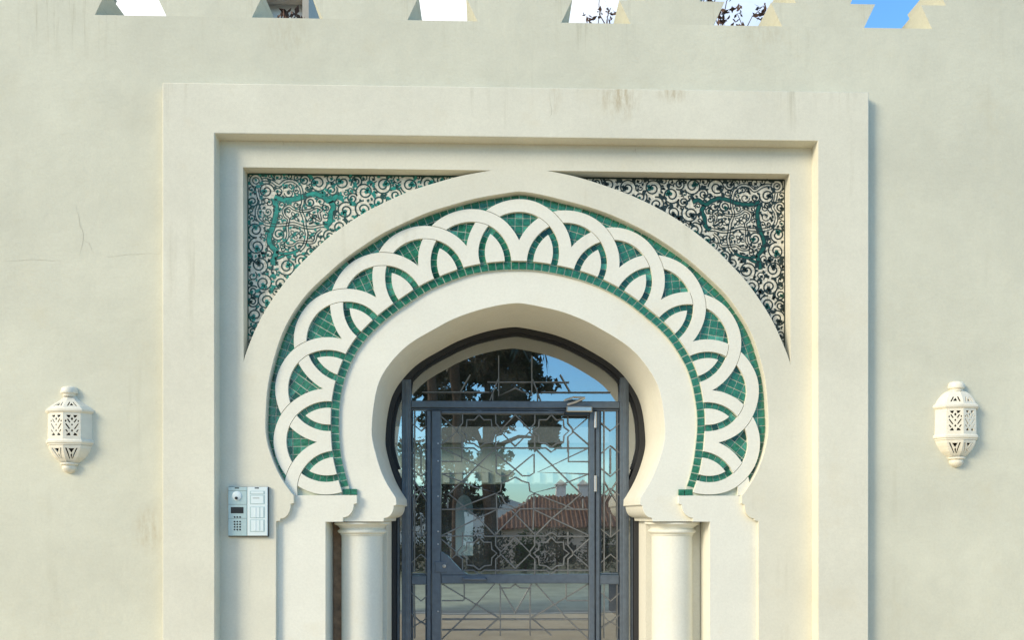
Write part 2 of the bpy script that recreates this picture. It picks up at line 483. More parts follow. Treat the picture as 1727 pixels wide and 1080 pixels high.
def quarter(x0, z0, x1, z1, n=8, concave=True):
    """quarter curve from (x0,z0) to (x1,z1)"""
    o = []
    for i in range(n + 1):
        t = i / n * math.pi / 2
        if concave: o.append((x0 + (x1 - x0) * (1 - math.cos(t)), z0 + (z1 - z0) * math.sin(t)))
        else: o.append((x0 + (x1 - x0) * math.sin(t), z0 + (z1 - z0) * (1 - math.cos(t))))
    return o

# ================================================================== GROUND AND STREET (structure)
gv, gf = [], []
prof = [(700, 0), (14, 0), (-21, 0), (-26, -1.0), (-34, -3.2), (-60, -5), (-140, -9), (-260, -12), (-1500, -14)]
xs = [-1500, -300, -80, -30, 0, 30, 80, 300, 1500]
for (y, z) in prof:
    for x in xs: gv.append((x, y, z - 0.02))
w = len(xs)
for i in range(len(prof) - 1):
    for k in range(w - 1): gf.append((i * w + k, (i + 1) * w + k, (i + 1) * w + k + 1, i * w + k + 1))
tag(mobj("ground", gv, gf, M['earth'], smooth=False), kind="structure", label="dry grassy ground sloping away beyond the street")
m = MB(); m.box(-60, 60, -6.2, 0.62, -0.015, 0.10)
tag(m.build("pavement", M['forecourt'], smooth=False), kind="structure", label="wide sandy paved forecourt at the foot of the wall")
m = MB(); m.box(-60, 60, -6.34, -6.204, -0.015, 0.11)
tag(m.build("kerb", M['paving'], smooth=False), kind="structure", label="concrete kerb at the street edge")
m = MB(); m.box(-60, 60, -13.5, -6.344, -0.015, 0.004)
tag(m.build("road", M['asphalt'], smooth=False), kind="structure", label="grey asphalt road in front of the gate wall")

# ================================================================== BOUNDARY WALL with saw-tooth merlons
WT = 0.28
wall_poly = [(-7, 0), (-1.74, 0), (-1.74, 3.74), (1.74, 3.74), (1.74, 0), (7, 0), (7, 4.29), (-7, 4.29)]
wall = poly_extrude("boundary_wall", wall_poly, [], 0.0, WT, M['wall'], back=True)
tag(wall, "tall cream rendered wall with saw-toothed merlons along its top", "wall")
tiers = [(4.29, 4.42, .228, .290), (4.42, 4.55, .151, .213), (4.55, 4.68, .073, .135)]
mp = []
for z0, z1, a, b in tiers: mp += [(a, z0), (b, z1)]
mp = [(x, z) for x, z in mp]
outl = mp + [(-x, z) for x, z in reversed(mp)]
v, t = cdt([(outl, True)])
t = [q for q in t if pip(sum(v[i].x for i in q) / 3, sum(v[i].y for i in q) / 3, outl)]
MV, MF = extrude_tris(v, t, 0.0, WT, back=True)
me0 = None
for k in range(-2, 3):
    if me0 is None:
        o = mobj("merlon", MV, MF, M['wall'], wall); me0 = o.data
    else:
        o = bpy.data.objects.new("merlon", me0); COL.objects.link(o); o.parent = wall
    o.location = (k * 0.836, 0, 0)

for s_ in (1, -1):          # the outer ends of the parapet are solid, toothed only on the inner side
    pe = [(2.508 - a, z0) if q == 0 else (2.508 - b, z1) for (z0, z1, a, b) in tiers for q in (0, 1)]
    pe = pe + [(7, 4.68), (7, 4.29)]
    o = poly_extrude("solid_parapet", pe if s_ > 0 else mir(pe), [], 0.0, WT, M['wall'], wall, back=True)

def ribbon(mb, pts, w, y, taper=False):
    """flat ribbon along 2D (x,z) polyline at depth y, facing -y"""
    n = len(pts)
    if n < 2: return
    base = len(mb.v)
    for i, (x, z) in enumerate(pts):
        a = pts[max(i - 1, 0)]; b = pts[min(i + 1, n - 1)]
        dx, dz = b[0] - a[0], b[1] - a[1]
        L = math.hypot(dx, dz) or 1
        h = w / 2
        if taper: h *= max(0.12, math.sin(math.pi * (0.06 + 0.88 * i / (n - 1))))
        mb.v.append((x - dz / L * h, y, z + dx / L * h))
        mb.v.append((x + dz / L * h, y, z - dx / L * h))
    for i in range(n - 1):
        a = base + 2 * i
        mb.f.append((a + 1, a + 3, a + 2, a))

rng = random.Random(4)
def crack(parent, pts, y, w=0.0022):
    p = [px(u, v_, y) for u, v_ in pts]
    q = []
    for i in range(len(p) - 1):
        for k in range(5):
            t_ = k / 5
            q.append((p[i][0] + (p[i + 1][0] - p[i][0]) * t_ + rng.uniform(-.003, .003), p[i][1] + (p[i + 1][1] - p[i][1]) * t_ + rng.uniform(-.003, .003)))
    q.append(p[-1])
    mb = MB(); ribbon(mb, q, w, y, True)
    mb.build("crack", M['crack'], parent)
crack(wall, [(128, 345), (134, 375), (141, 398), (134, 432)], -.0008, .0022)
crack(wall, [(2, 441), (60, 438), (105, 440)], -.0008, .0015)
crack(wall, [(134, 400), (150, 410), (158, 428)], -.0008, .0015)
crack(wall, [(180, 434), (230, 429), (272, 428)], -.0008, .0015)

# ================================================================== PORTAL
portal = empty("portal")
tag(portal, "white horseshoe-arch portal with green tile interlace set in the cream wall", "portal")
YF, YA, YB, YC, YD = -0.05, 0.03, 0.055, 0.085, 0.63    # frame, panel, archivolt, inner arch, door plane

fr = [(-1.90, 0), (-1.623, 0), (-1.623, 3.638), (1.623, 3.638), (1.623, 0), (1.90, 0), (1.90, 3.905), (-1.90, 3.905)]
of = poly_extrude("outer_frame", fr, [], YF, 0.10, M['portal'], portal, back=True)
bv = of.modifiers.new("b", 'BEVEL'); bv.width = .004; bv.segments = 2; bv.limit_method = 'ANGLE'
tag(of, "raised flat plaster frame around the portal")
crack(portal, [(926, 150), (930, 190), (926, 200)], YF - .0008, .0014)
crack(portal, [(470, 233), (478, 238), (479, 246)], YA - .0008, .002)
crack(portal, [(1068, 258), (1071, 250), (1073, 262)], YA - .0008, .002)

# panel with the two spandrels and the horseshoe cut out
def corbel(x0, z0, x1, zb, lip=.016):
    """profile downwards: vertical lip, small step, concave sweep, fillet"""
    return [(x0, z0), (x0, z0 - .047), (x0 + lip, z0 - .050)] + quarter(x0 + lip, z0 - .050, x1, zb + .022, 8, True)[1:] + [(x1, zb)]
aR = arc(r_outer, 0, 103.0, 1.0) + [(1.229, 1.712)] + [(1.229, 1.668), (1.245, 1.662)] + quarter(1.245, 1.662, 1.302, 1.584, 8, True)[1:] + [(1.302, 1.573), (1.325, 1.570), (1.325, 0)]
pan = [(-1.64, 0)] + list(reversed(mir(aR))) + aR[1:] + [(1.64, 0), (1.64, 3.66), (-1.64, 3.66)]
SX, SZ = 1.499, 3.493
ph_top = 5.0
for k in range(200):
    ph_top = 4.5 + k * .02
    if pol(r_ex(ph_top), ph_top)[1] <= SZ: break
ph_bot = 73.0
for k in range(400):
    ph_bot = 66 + k * .025
    if pol(r_ex(ph_bot), ph_bot)[0] >= SX: break
spR = [(SX, SZ)] + arc(r_ex, ph_top, ph_bot, 1.0)
spL = mir(spR)
panel = poly_extrude("arch_panel", pan, [spR, spL], YA, 0.118, M['portal'], portal)
tag(panel, "flat cream panel round the arch with two sunk corner spandrels")

# archivolt bed (grout) and lower plaster with corbels
CLIP = 1.709
edge_o = lambda a: r_outer(a) + .02
bed = arc(edge_o, -103, 103, 1.0) + [(1.26, CLIP), (.93, CLIP)]
bed += list(reversed(arc(r_ri, -105.2, 105.2, 1.0))) + [(-.93, CLIP), (-1.26, CLIP)]
bedo = poly_extrude("archivolt_bed", bed, [], 0.0742, 0.125, M['grout'], portal)
tag(bedo, "pale grout bed between the archivolt tiles")
for sgn in (1, -1):
    pl = [(1.45, CLIP), (.889, CLIP), (.889, 1.664), (.906, 1.660)] + quarter(.906, 1.660, .967, 1.588, 8, True)[1:] + [(.967, 1.565), (1.061, 1.565), (1.061, 0), (1.45, 0)]
    if sgn < 0: pl = mir(pl)
    o = poly_extrude("pilaster", pl, [], YB, 0.42, M['white'], portal)

# inner horseshoe arch
cR = arc(r_in, 0, 115.4, 1.0) + [(.676, 1.658), (.690, 1.654)] + quarter(.690, 1.654, .745, 1.584, 8, True)[1:] + [(.748, 1.5652)]
inn = list(reversed(mir(cR))) + cR[1:] + [(1.055, 1.5652), (1.09, 1.74)] + list(reversed(arc(lambda a: r_ro(a) + .02, -105, 105, 1.5))) + [(-1.09, 1.74), (-1.055, 1.5652)]
ia = poly_extrude("inner_arch", inn, [], YC, YD, M['white'], portal)
for o_ in (ia, panel):
    bv = o_.modifiers.new("b", 'BEVEL'); bv.width = .0035; bv.segments = 2; bv.limit_method = 'ANGLE'; bv.angle_limit = R(50)
tag(ia, "smooth white horseshoe arch with deep reveal and stepped corbels")

# interlaced arches
STEP, RO_, RI_, GS, GAP = 15.13, 0.290, 0.222, 0.036, 0.0035
IDX = list(range(-7, 8))
cen = {}
for i in IDX:
    a = i * STEP
    cen[i] = pol(max(r_ro(a) + .022, r_outer(a) - .031 - RO_), a)
def dist(i, x, z): return math.hypot(x - cen[i][0], z - cen[i][1])
def pr(x, z): return math.hypot(x, z - ZC), math.degrees(math.atan2(x, z - ZC))
def circ(c, r, n=112): return [(c[0] + r * math.cos(2 * math.pi * k / n), c[1] + r * math.sin(2 * math.pi * k / n)) for k in range(n)]
lines = []
for i in IDX:
    for r in (RO_, RI_, RO_ + GAP, RI_ - GAP, RI_ - GS): lines.append((circ(cen[i], r), True))
lines.append((arc(lambda a: r_ro(a) + .001, -108, 108, 1.0), False))
lines.append((arc(lambda a: r_outer(a) + .012, -104.5, 104.5, 1.0), False))
lines.append(([(-1.6, CLIP + .0005), (1.6, CLIP + .0005)], False))
v, tris = cdt(lines)
cls = {}
for q in tris:
    x = sum(v[i].x for i in q) / 3; z = sum(v[i].y for i in q) / 3
    if z < CLIP + .0005: continue
    r, a = pr(x, z)
    if abs(a) > 107 or r < r_ro(a) + .001 or r > r_outer(a) + .012: continue
    ds = {i: dist(i, x, z) for i in IDX}
    own = [i for i in IDX if RI_ <= ds[i] <= RO_]
    if own:
        j = own[0]
        g = ds.get(j - 1)
        if g is not None and RI_ - GAP < g < RO_ + GAP: continue
        cls.setdefault(('s', j), []).append(q)
    else:
        for i in IDX[:-1]:
            if ds[i] < RI_ - GS and ds[i + 1] < RI_ - GS:
                cls.setdefault(('l', i), []).append(q); break
        else:
            # the pieces below the first and last arch are plain plaster
            pass
for (k, i), tt in cls.items():
    V, Fc = extrude_tris(v, tt, YB, 0.082)
    mobj("interlaced_arch" if k == 's' else "leaf_infill", V, Fc, M['white'], portal)

# tiles ---------------------------------------------------------------
trng = random.Random(11)
tiles = []      # (area, V, F)
TY, TB = 0.0715, 0.079
def tri_area(v, q):
    a, b, c = (v[i] for i in q)
    return abs((b.x - a.x) * (c.y - a.y) - (b.y - a.y) * (c.x - a.x)) / 2
def add_cells(v, cells):
    for tt in cells.values():
        ar = sum(tri_area(v, q) for q in tt)
        if ar < 2.5e-5: continue
        V, Fc = extrude_tris(v, tt, TY + trng.uniform(-.0006, .0006), TB, tilt=(trng.uniform(-.035, .035), trng.uniform(-.035, .035)))
        tiles.append((ar, V, Fc))
def run(lines, fn):
    v, tris = cdt(lines)
    cells = {}
    for q in tris:
        x = sum(v[i].x for i in q) / 3; z = sum(v[i].y for i in q) / 3
        k = fn(x, z)
        if k is not None: cells.setdefault(k, []).append(q)
    add_cells(v, cells)
G = 0.0022
PT = 0.043
for i in IDX:                      # curved triangles
    if abs(i) > 6: continue
    a = R(i * STEP); er = (math.sin(a), math.cos(a)); et = (math.cos(a), -math.sin(a))
    if i < 0 and i % 2: 
        b = a + R(22); er = (math.sin(b), math.cos(b)); et = (math.cos(b), -math.sin(b))
    if i > 1:
        b = a + R(38); er = (math.sin(b), math.cos(b)); et = (math.cos(b), -math.sin(b))
    c = cen[i]
    L = [(circ(c, RI_ - .002), True)]
    for j in (i - 1, i + 1):
        if j in cen: L.append((circ(cen[j], RO_ + .002), True))
    off = trng.uniform(0, PT)
    for k in range(-7, 8):
        for s in (-G, G):
            o = k * PT + off + s
            for (e1, e2) in ((er, et), (et, er)):
                L.append(([(c[0] + e1[0] * o - e2[0] * .3, c[1] + e1[1] * o - e2[1] * .3), (c[0] + e1[0] * o + e2[0] * .3, c[1] + e1[1] * o + e2[1] * .3)], False))
    def fn(x, z):
        if z < CLIP + .003: return None
        d = dist(i, x, z)
        if d > RI_ - .002: return None
        for j in (i - 1, i + 1):
            if j in cen and dist(j, x, z) < RO_ + .002: return None
        r, ph = pr(x, z)
        if r < r_ro(ph) + .01: return None
        s = (x - c[0]) * et[0] + (z - c[1]) * et[1] - off; q = (x - c[0]) * er[0] + (z - c[1]) * er[1] - off
        ks, kq = round(s / PT), round(q / PT)
        if abs(s - ks * PT) < G or abs(q - kq * PT) < G: return None
        return (math.floor(s / PT), math.floor(q / PT))
    run(L, fn)
ST = 0.040 / RI_
for i in IDX[:-1]:                 # green bands round each leaf infill
    a1, a2 = cen[i], cen[i + 1]
    L = [(arc(lambda a: r_ro(a) + .002, (i - 1) * STEP, (i + 2) * STEP, .8), False)]
    for c in (a1, a2):
        L.append((circ(c, RI_ - .002), True)); L.append((circ(c, RI_ - GS + .002), True))
        for k in range(int(2 * math.pi / ST) + 1):
            for s in (-G / RI_, G / RI_):
                g = k * ST + s
                L.append(([(c[0] + math.cos(g) * (RI_ - .05), c[1] + math.sin(g) * (RI_ - .05)), (c[0] + math.cos(g) * (RI_ + .01), c[1] + math.sin(g) * (RI_ + .01))], False))
    def fn(x, z):
        if z < CLIP + .003: return None
        r, ph = pr(x, z)
        if r < r_ro(ph) + .002: return None
        d1, d2 = math.hypot(x - a1[0], z - a1[1]), math.hypot(x - a2[0], z - a2[1])
        if d1 > RI_ - .002 or d2 > RI_ - .002: return None
        for w_, (c, d) in enumerate(((a1, d1), (a2, d2))):
            if d > RI_ - GS + .002:
                g = math.atan2(z - c[1], x - c[0]) % (2 * math.pi)
                k = round(g / ST)
                if abs(g - k * ST) * RI_ < G: return None
                return (w_, math.floor(g / ST))
        return None
    run(L, fn)
# outer crescents
da = math.degrees(0.046 / 1.37)
na = int(101 / da)
L = [(circ(cen[i], RO_ + .002), True) for i in IDX]
rows = [.0, .041, .082, .123]
for rr in rows:
    for s in (-G, G):
        L.append((arc(lambda a: r_outer(a) - .002 - rr + s, -104, 104, 1.0), False))
for k in range(-na - 2, na + 3):
    for s in (-1, 1):
        a = k * da + s * math.degrees(G / 1.37)
        L.append(([pol(r_outer(a) + .01, a), pol(r_outer(a) - .19, a)], False))
def fn(x, z):
    if z < CLIP + .003: return None
    r, a = pr(x, z)
    if abs(a) > 104: return None
    q = r_outer(a) - .002 - r
    if q < G or q > .18: return None
    for i in IDX:
        if dist(i, x, z) < RO_ + .002: return None
    k = round(a / da)
    if abs(a - k * da) * R(1) * 1.37 < G: return None
    kq = round(q / .041)
    if abs(q - kq * .041) < G and kq < 4: return None
    return (math.floor(a / da), min(3, math.floor(q / .041)))
run(L, fn)
# inner ring of tiles
dr = 2.52
k0 = int(105.2 / dr)
for k in range(-k0 - 1, k0 + 1):
    a0 = k * dr + .16; a1 = (k + 1) * dr - .16
    a0 = max(a0, -105.3); a1 = min(a1, 105.3)
    if a1 - a0 < .4: continue
    o = [pol(r_ro(a0) - .002, a0), pol(r_ro(a1) - .002, a1)]
    i_ = [pol(r_ri(a0) + .003, a0), pol(r_ri(a1) + .003, a1)]
    V = [Vector(i_[0]), Vector(i_[1]), Vector(o[1]), Vector(o[0])]
    ar = 0.044 * 0.039
    VV, FF = extrude_tris(V, [(0, 1, 2), (0, 2, 3)], TY + trng.uniform(-.0006, .0006), TB, tilt=(trng.uniform(-.03, .03), trng.uniform(-.03, .03)))
    tiles.append((ar, VV, FF))
for s in (1, -1):                  # foot of the ring turning inwards
    for x0, x1 in ((.891, .921), (.925, .968)):
        X0, X1 = (x0, x1) if s > 0 else (-x1, -x0)
        V = [Vector((X0, 1.712)), Vector((X1, 1.712)), Vector((X1, 1.744)), Vector((X0, 1.744))]
        VV, FF = extrude_tris(V, [(0, 1, 2), (0, 2, 3)], TY - .001, 0.10)
        tiles.append((.0013, VV, FF))
tiles.sort(key=lambda q: -q[0])
for ar, V, Fc in tiles[:300]:
    mobj("tile", V, Fc, M['green'], portal, smooth=False)
mb = MB()
for ar, V, Fc in tiles[300:]: mb.add(V, Fc)
tag(mb.build("small_tiles", M['green'], portal, smooth=False), "small cut green glazed tiles of the archivolt", kind="stuff")

# columns, niche backs, piers
for s in (1, -1):
    boxo("pier", (min(s * .776, s * 1.10), max(s * .776, s * 1.10), 0.42, YD + .01, 0, 1.5645), M['white'], portal)
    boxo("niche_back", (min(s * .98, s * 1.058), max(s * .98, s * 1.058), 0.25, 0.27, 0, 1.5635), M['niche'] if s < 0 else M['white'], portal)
    col = empty("column", (s * .893, .25, 0), parent=portal)
    m = MB(); m.lathe([(.1165, .10), (.1165, 1.492)], 48); m.build("shaft", M['white'], col)
    m = MB(); m.lathe([(.117, 1.485), (.122, 1.488), (.122, 1.496), (.132, 1.499), (.1375, 1.506), (.1375, 1.513), (.131, 1.520), (.124, 1.522), (.128, 1.532), (.138, 1.541), (.149, 1.546), (.157, 1.551), (.157, 1.5605), (.10, 1.5605)], 48)
    m.build("capital", M['white'], col)
    m = MB(); m.lathe([(.16, 0), (.16, .05), (.145, .06), (.15, .08), (.135, .10), (.117, .112)], 48); m.build("column_base", M['white'], col)

# spandrel panels ------------------------------------------------------
def build_spandrel(s):
    reg = spR if s > 0 else spL
    sky_tinted = s < 0  # left panel takes the glazes with reflected sky coloured in
    root = poly_extrude("spandrel_panel", [(x * 1.0, z) for x, z in reg], [], 0.1012, 0.115, M['grout'], portal)
    tag(root, ("sunk corner panel of green arabesques and black scrolls, sky reflection tinted into the glaze" if sky_tinted else "sunk corner panel painted with dark green arabesques and black scrolls"))
    P = 0.10
    L = [(reg, True)]
    for k in range(0, 16):
        for g in (-.0008, .0008):
            X = s * (SX - k * P + g); Z = SZ - k * P + g
            L.append(([(X, 2.3), (X, 3.6)], False)); L.append(([(s * .05, Z), (s * 1.6, Z)], False))
    v, tris = cdt(L)
    cells = {}
    for q in tris:
        x = sum(v[i].x for i in q) / 3; z = sum(v[i].y for i in q) / 3
        if not pip(x, z, reg): continue
        a, b = SX - abs(x), SZ - z
        if min(abs(a - round(a / P) * P), abs(b - round(b / P) * P)) < .0008: continue
        cells.setdefault((math.floor(a / P), math.floor(b / P)), []).append(q)
    for tt in cells.values():
        V, Fc = extrude_tris(v, tt, 0.0985, 0.1015)
        mobj("tile", V, Fc, M['cream_tile'], root, smooth=False)
    # inside test with margin
    def inside(x, z, mg=.004):
        ax = abs(x)
        if ax > SX - mg or z > SZ - mg: return False
        r, a = pr(ax, z)
        return r > r_ex(a) + mg
    def W(p):
        x, z = px(1130 + p[0] / 4.909, 280 + p[1] / 4.909, .0985)
        return (s * x, z)
    mg_, mk, ml, mp_ = MB(), MB(), MB(), MB()
    def clip_rib(mb, pts, w, y, taper=False, mg=.003):
        seg = []
        for p in pts:
            if inside(p[0], p[1], mg): seg.append(p)
            else:
                if len(seg) > 2: ribbon(mb, seg, w, y, taper)
                seg = []
        if len(seg) > 2: ribbon(mb, seg, w, y, taper)
    def stroke(zp, w=.0042, closed=False, mb=None, y=.0976, n=8):
        clip_rib(mb or mk, [W(p) for p in spline(zp, n, closed)], w, y)
    def offset(pts, d):
        o = []
        n = len(pts)
        for i, (x, z) in enumerate(pts):
            a = pts[max(i - 1, 0)]; b = pts[min(i + 1, n - 1)]
            dx, dz = b[0] - a[0], b[1] - a[1]; LL = math.hypot(dx, dz) or 1
            o.append((x - dz / LL * d, z + dx / LL * d))
        return o
    # dark border line
    clip_rib(mk, [(s * (.14 + (SX - .147) * k / 60), SZ - .0065) for k in range(61)], .010, .0978, mg=.0005)
    clip_rib(mk, [(s * (SX - .004), SZ - .004 - 1.05 * k / 60) for k in range(61)], .0055, .0978, mg=.0005)
    clip_rib(mk, [(s * q[0], q[1]) for q in arc(lambda a: r_ex(a) + .005, ph_top, ph_bot, 1.0)], .005, .0978, mg=.0005)
    # green strapwork shield (zoomed-photo coordinates)
    straps = [
        [(185, 300), (235, 285), (290, 320), (345, 290), (410, 268), (480, 283), (560, 310), (640, 322), (705, 312), (738, 300)],
        [(742, 318), (722, 390), (730, 470), (752, 550), (778, 630), (770, 690), (725, 745), (740, 800), (748, 858)],
        [(285, 325), (262, 375), (285, 430), (290, 490), (330, 535)],
        [(725, 748), (660, 762), (590, 750), (530, 722)],
        [(735, 805), (690, 790), (655, 770)],
    ]
    for k, zp in enumerate(straps):
        base = [W(p) for p in spline(zp, 10)]
        clip_rib(mg_, base, (.026 if sky_tinted else .020) if k < 3 else .012, .0979)
        wv = (.026 if sky_tinted else .020) if k < 3 else .012
        for d in (-wv / 2 - .001, wv / 2 + .001): clip_rib(mk, offset(base, d), .0046, .0975)
    # double-line band through ring, scallops and centre
    bands = [
        [(845, 165), (800, 160), (755, 175), (700, 205), (650, 170), (590, 165), (535, 205), (515, 270), (510, 340), (525, 400), (500, 470), (490, 540), (480, 610), (500, 690), (540, 740)],
        [(880, 225), (872, 270), (862, 310), (848, 345), (872, 390), (880, 440), (862, 490), (815, 520), (750, 530), (660, 525), (580, 515), (500, 540), (430, 545), (370, 530), (310, 525)],
        [(435, 440), (370, 480), (380, 420), (360, 395), (400, 375), (450, 400), (520, 410), (580, 395), (620, 370), (665, 400), (655, 450), (625, 480), (635, 540), (630, 600), (645, 650), (690, 690)],
        [(360, 560), (400, 600), (420, 660), (480, 665), (545, 660), (590, 690), (640, 690), (655, 650)],
    ]
    for k, zp in enumerate(bands):
        base = [W(p) for p in spline(zp, 10)]
        wv = .0072 if k < 2 else .0062
        for d in (-wv, wv): clip_rib(mk, offset(base, d), .0056, .0973)
    for (cx, cy, r1) in ((885, 170, 50), (885, 170, 26), (335, 378, 20), (672, 702, 18), (700, 270, 16), (800, 330, 20)):
        stroke([(cx + r1 * math.cos(g * math.pi / 6), cy + r1 * math.sin(g * math.pi / 6)) for g in range(12)] + [(cx + r1, cy)], .0060, n=4)
    # knots inside the four lobes
    for (cx, cy) in ((430, 465), (575, 455), (440, 610), (580, 605)):
        for k in range(4):
            g = k * math.pi / 2 + .6
            stroke([(cx, cy), (cx + 26 * math.cos(g - .5), cy + 26 * math.sin(g - .5)), (cx + 40 * math.cos(g), cy + 40 * math.sin(g)), (cx + 26 * math.cos(g + .5), cy + 26 * math.sin(g + .5)), (cx, cy)], .0050, n=5)
        if sky_tinted: clip_rib(ml, [W(p) for p in spline([(cx - 30, cy - 30), (cx, cy), (cx + 30, cy + 30)], 4)], .010, .0977, True)
    for (cx, cy, dx) in ((620, 265, 1), (790, 420, 1)):
        stroke([(cx + (40 - 3 * k) * math.cos(k * .7), cy + (40 - 3 * k) * math.sin(k * .7)) for k in range(12)], .0056, n=4)
    # scrolls fill the rest
    rg = random.Random(23)
    med = [(185, 250), (480, 250), (520, 130), (840, 100), (930, 110), (930, 230), (890, 540), (800, 560), (800, 800), (700, 880), (540, 760), (300, 560), (230, 400)]
    medw = [W(p) for p in med]
    skel = [W(p) for zp in straps + bands for p in spline(zp, 8)]
    skel += [W((cx + 30 * math.cos(g), cy + 30 * math.sin(g))) for cx, cy in ((430, 465), (575, 455), (440, 610), (580, 605), (885, 170), (620, 265), (790, 420)) for g in range(6)]
    placed = []
    xs_ = [.18 + .0075 * k for k in range(180)]
    cand = [(s * x, SZ - .0075 * k) for k in range(140) for x in xs_ if inside(s * x, SZ - .0075 * k, .010)]
    clear = {}
    for (x, z) in cand:
        inm = pip(x, z, medw)
        clear[(x, z)] = min(math.hypot(x - q[0], z - q[1]) for q in skel) - (.011 if inm else .015)
    for rad in (.046, .040, .034, .028, .023, .018, .014):
        rg.shuffle(cand)
        for (x, z) in cand:
            if clear[(x, z)] < rad * .92 or not inside(x, z, rad * .86 + .002): continue
            if any(abs(x - q[0]) < .1 and math.hypot(x - q[0], z - q[1]) < (rad + q[2]) * 1.0 + .001 for q in placed): continue
            sg, a0 = 1, rg.uniform(0, 6.28)
            if placed:
                nb = min(placed, key=lambda q: math.hypot(x - q[0], z - q[1]) - q[2])
                a0 = math.atan2(nb[1] - z, nb[0] - x); sg = -nb[3]
            placed.append((x, z, rad, sg, a0))
    def leaf(x, z, g, Ln, wd, mb, y=.0974, bend=.22):
        c_, s_ = math.cos(g), math.sin(g)
        pts = []
        for k in range(8):
            t_ = k / 7
            b = bend * Ln * math.sin(t_ * math.pi)
            pts.append((x + c_ * Ln * t_ - s_ * b, z + s_ * Ln * t_ + c_ * b))
        clip_rib(mb, pts, wd, y, True)
    for k, (x, z, rad, sg, a0) in enumerate(placed):
        big = rad > .026
        n_ = 26
        turns = 1.45 if big else 1.0
        pts = []
        for q in range(n_ + 1):
            t_ = q / n_
            rr = (rad + .003) * (1 - .72 * t_ ** 1.1)
            g = a0 + sg * turns * 2 * math.pi * t_
            pts.append((x + rr * math.cos(g), z + rr * math.sin(g)))
        clip_rib(mk, pts, .0080 if big else .0062, .0976 - .0003 * (k % 2))
        e, e0 = pts[-1], pts[-3]
        g = math.atan2(e[1] - e0[1], e[0] - e0[0])
        mbx = ml if rg.random() < (.8 if sky_tinted else .3) else mk
        for d, f_ in ((0, 1.0), (1.15, .75), (-1.15, .75)):      # trefoil in the eye of the scroll
            leaf(e[0], e[1], g + d, rad * .60 * f_, rad * .46, mbx, .0972, .1)
        for q, j in enumerate((3, 7, 11) if big else (3, 7)):      # half palmettes off the stem
            p, p0 = pts[j], pts[j - 1]
            g = math.atan2(p[1] - p0[1], p[0] - p0[0])
            leaf(p[0], p[1], g - sg * .75, rad * .74, rad * .46, ml if (sky_tinted and rg.random() < .55) else mk, .0971, -sg * .3)
    gaps = 0
    for (x, z) in cand:            # small leaves between the scrolls
        if gaps > 260: break
        if clear[(x, z)] < .004 or any(abs(x - q[0]) < .1 and math.hypot(x - q[0], z - q[1]) < q[2] + .007 for q in placed): continue
        nb = min(placed, key=lambda q: math.hypot(x - q[0], z - q[1]) - q[2])
        g = math.atan2(z - nb[1], x - nb[0])
        leaf(x - math.cos(g) * .007, z - math.sin(g) * .007, g + rg.uniform(-.5, .5), .019, .013, ml if sky_tinted and rg.random() < .6 else mk, .0969)
        placed.append((x, z, .004, 1, 0)); gaps += 1
    tag(mg_.build("painted_strapwork", M['ribbon_sky_tint'] if sky_tinted else M['ribbon_green'], root, smooth=False), kind='stuff')
    tag(mk.build("painted_scrolls", M['scroll_sky_tint'] if sky_tinted else M['black_glaze'], root, smooth=False), kind='stuff')
    if ml.f: tag(ml.build("painted_leaves", M['leaf_sky_tint'] if sky_tinted else M['ribbon_green'], root, smooth=False), kind='stuff')
build_spandrel(1)
build_spandrel(-1)

# ================================================================== ENTRANCE DOOR
door = empty("entrance_door", (0, 0, 0))
tag(door, "blue-grey metal glazed door with star grille filling the horseshoe opening", "door")
def frm(u, v_): return px(u, v_, .63)
# arch frame following the opening
ao = arc(lambda a: r_in(a) + .02, -115, 115, 1.5)
ai = arc(lambda a: r_in(a) - .034, -113, 113, 1.5)
o = poly_extrude("arch_frame", ao + list(reversed(ai)), [], .632, .70, M['rubber'], door, back=True)
tag(o, "dark arched frame hugging the white reveal")
ao = arc(lambda a: r_in(a) - .034, -100, 100, 1.5); ai = arc(lambda a: r_in(a) - .052, -100, 100, 1.5)
poly_extrude("arch_bead", ao + list(reversed(ai)), [], .655, .70, M['rubber'], door)
def bar(name, x0, x1, z0, z1, y0=.636, y1=.70, mat='metal', parent=door, b=.004):
    return boxo(name, (x0, x1, y0, y1, z0, z1), M[mat], parent, b=b)
TZ0, TZ1 = 2.262, 2.318
for s in (-1, 1):
    xa, xb = (.655, .712) if s > 0 else (-.712, -.655)
    bar("mullion", xa, xb, 0.10, 2.45 if s < 0 else 2.47, .630)
    bar("mullion_cover", xa + .02, xb - .012, 0.10, 2.44, .625, .632)
    # jamb frame of the straight part
    xj, xk = (.745, .79) if s > 0 else (-.79, -.745)
    bar("jamb_frame", xj, xk, 0.10, 1.64, .645, .72, 'rubber')
    xj, xk = (.728, .744) if s > 0 else (-.744, -.728)
    bar("jamb_bead", xj, xk, 0.10, 1.62, .655, .70, 'metal')
bar("transom", -.655, .655, TZ0 + .012, TZ1, .634)
bar("transom_bead", -.655, .655, TZ0 - .002, TZ0 + .010, .645)
# side light frames
for s in (-1, 1):
    bar("frame_post", *((.503, .530) if s > 0 else (-.557, -.530)), 0.10, TZ0 - .004, .640)
    for z0, z1 in ((1.165, 1.222), (.10, .2)):
        bar("side_rail", *((.532, .653) if s > 0 else (-.653, -.559)), z0, z1, .642)
        bar("side_bead", *((.534, .651) if s > 0 else (-.651, -.561)), z1 + .003, z1 + .012, .650)
    for xx in ((.532, .541), (.644, .653)):
        xa, xb = xx if s > 0 else (-xx[1] + 0.0, -xx[0])
        if s < 0 and xx[0] < .6: xa, xb = -.567, -.558
        bar("side_bead", xa, xb, 1.24, TZ0 - .006, .652)
        bar("side_bead", xa, xb, .2, 1.16, .652)
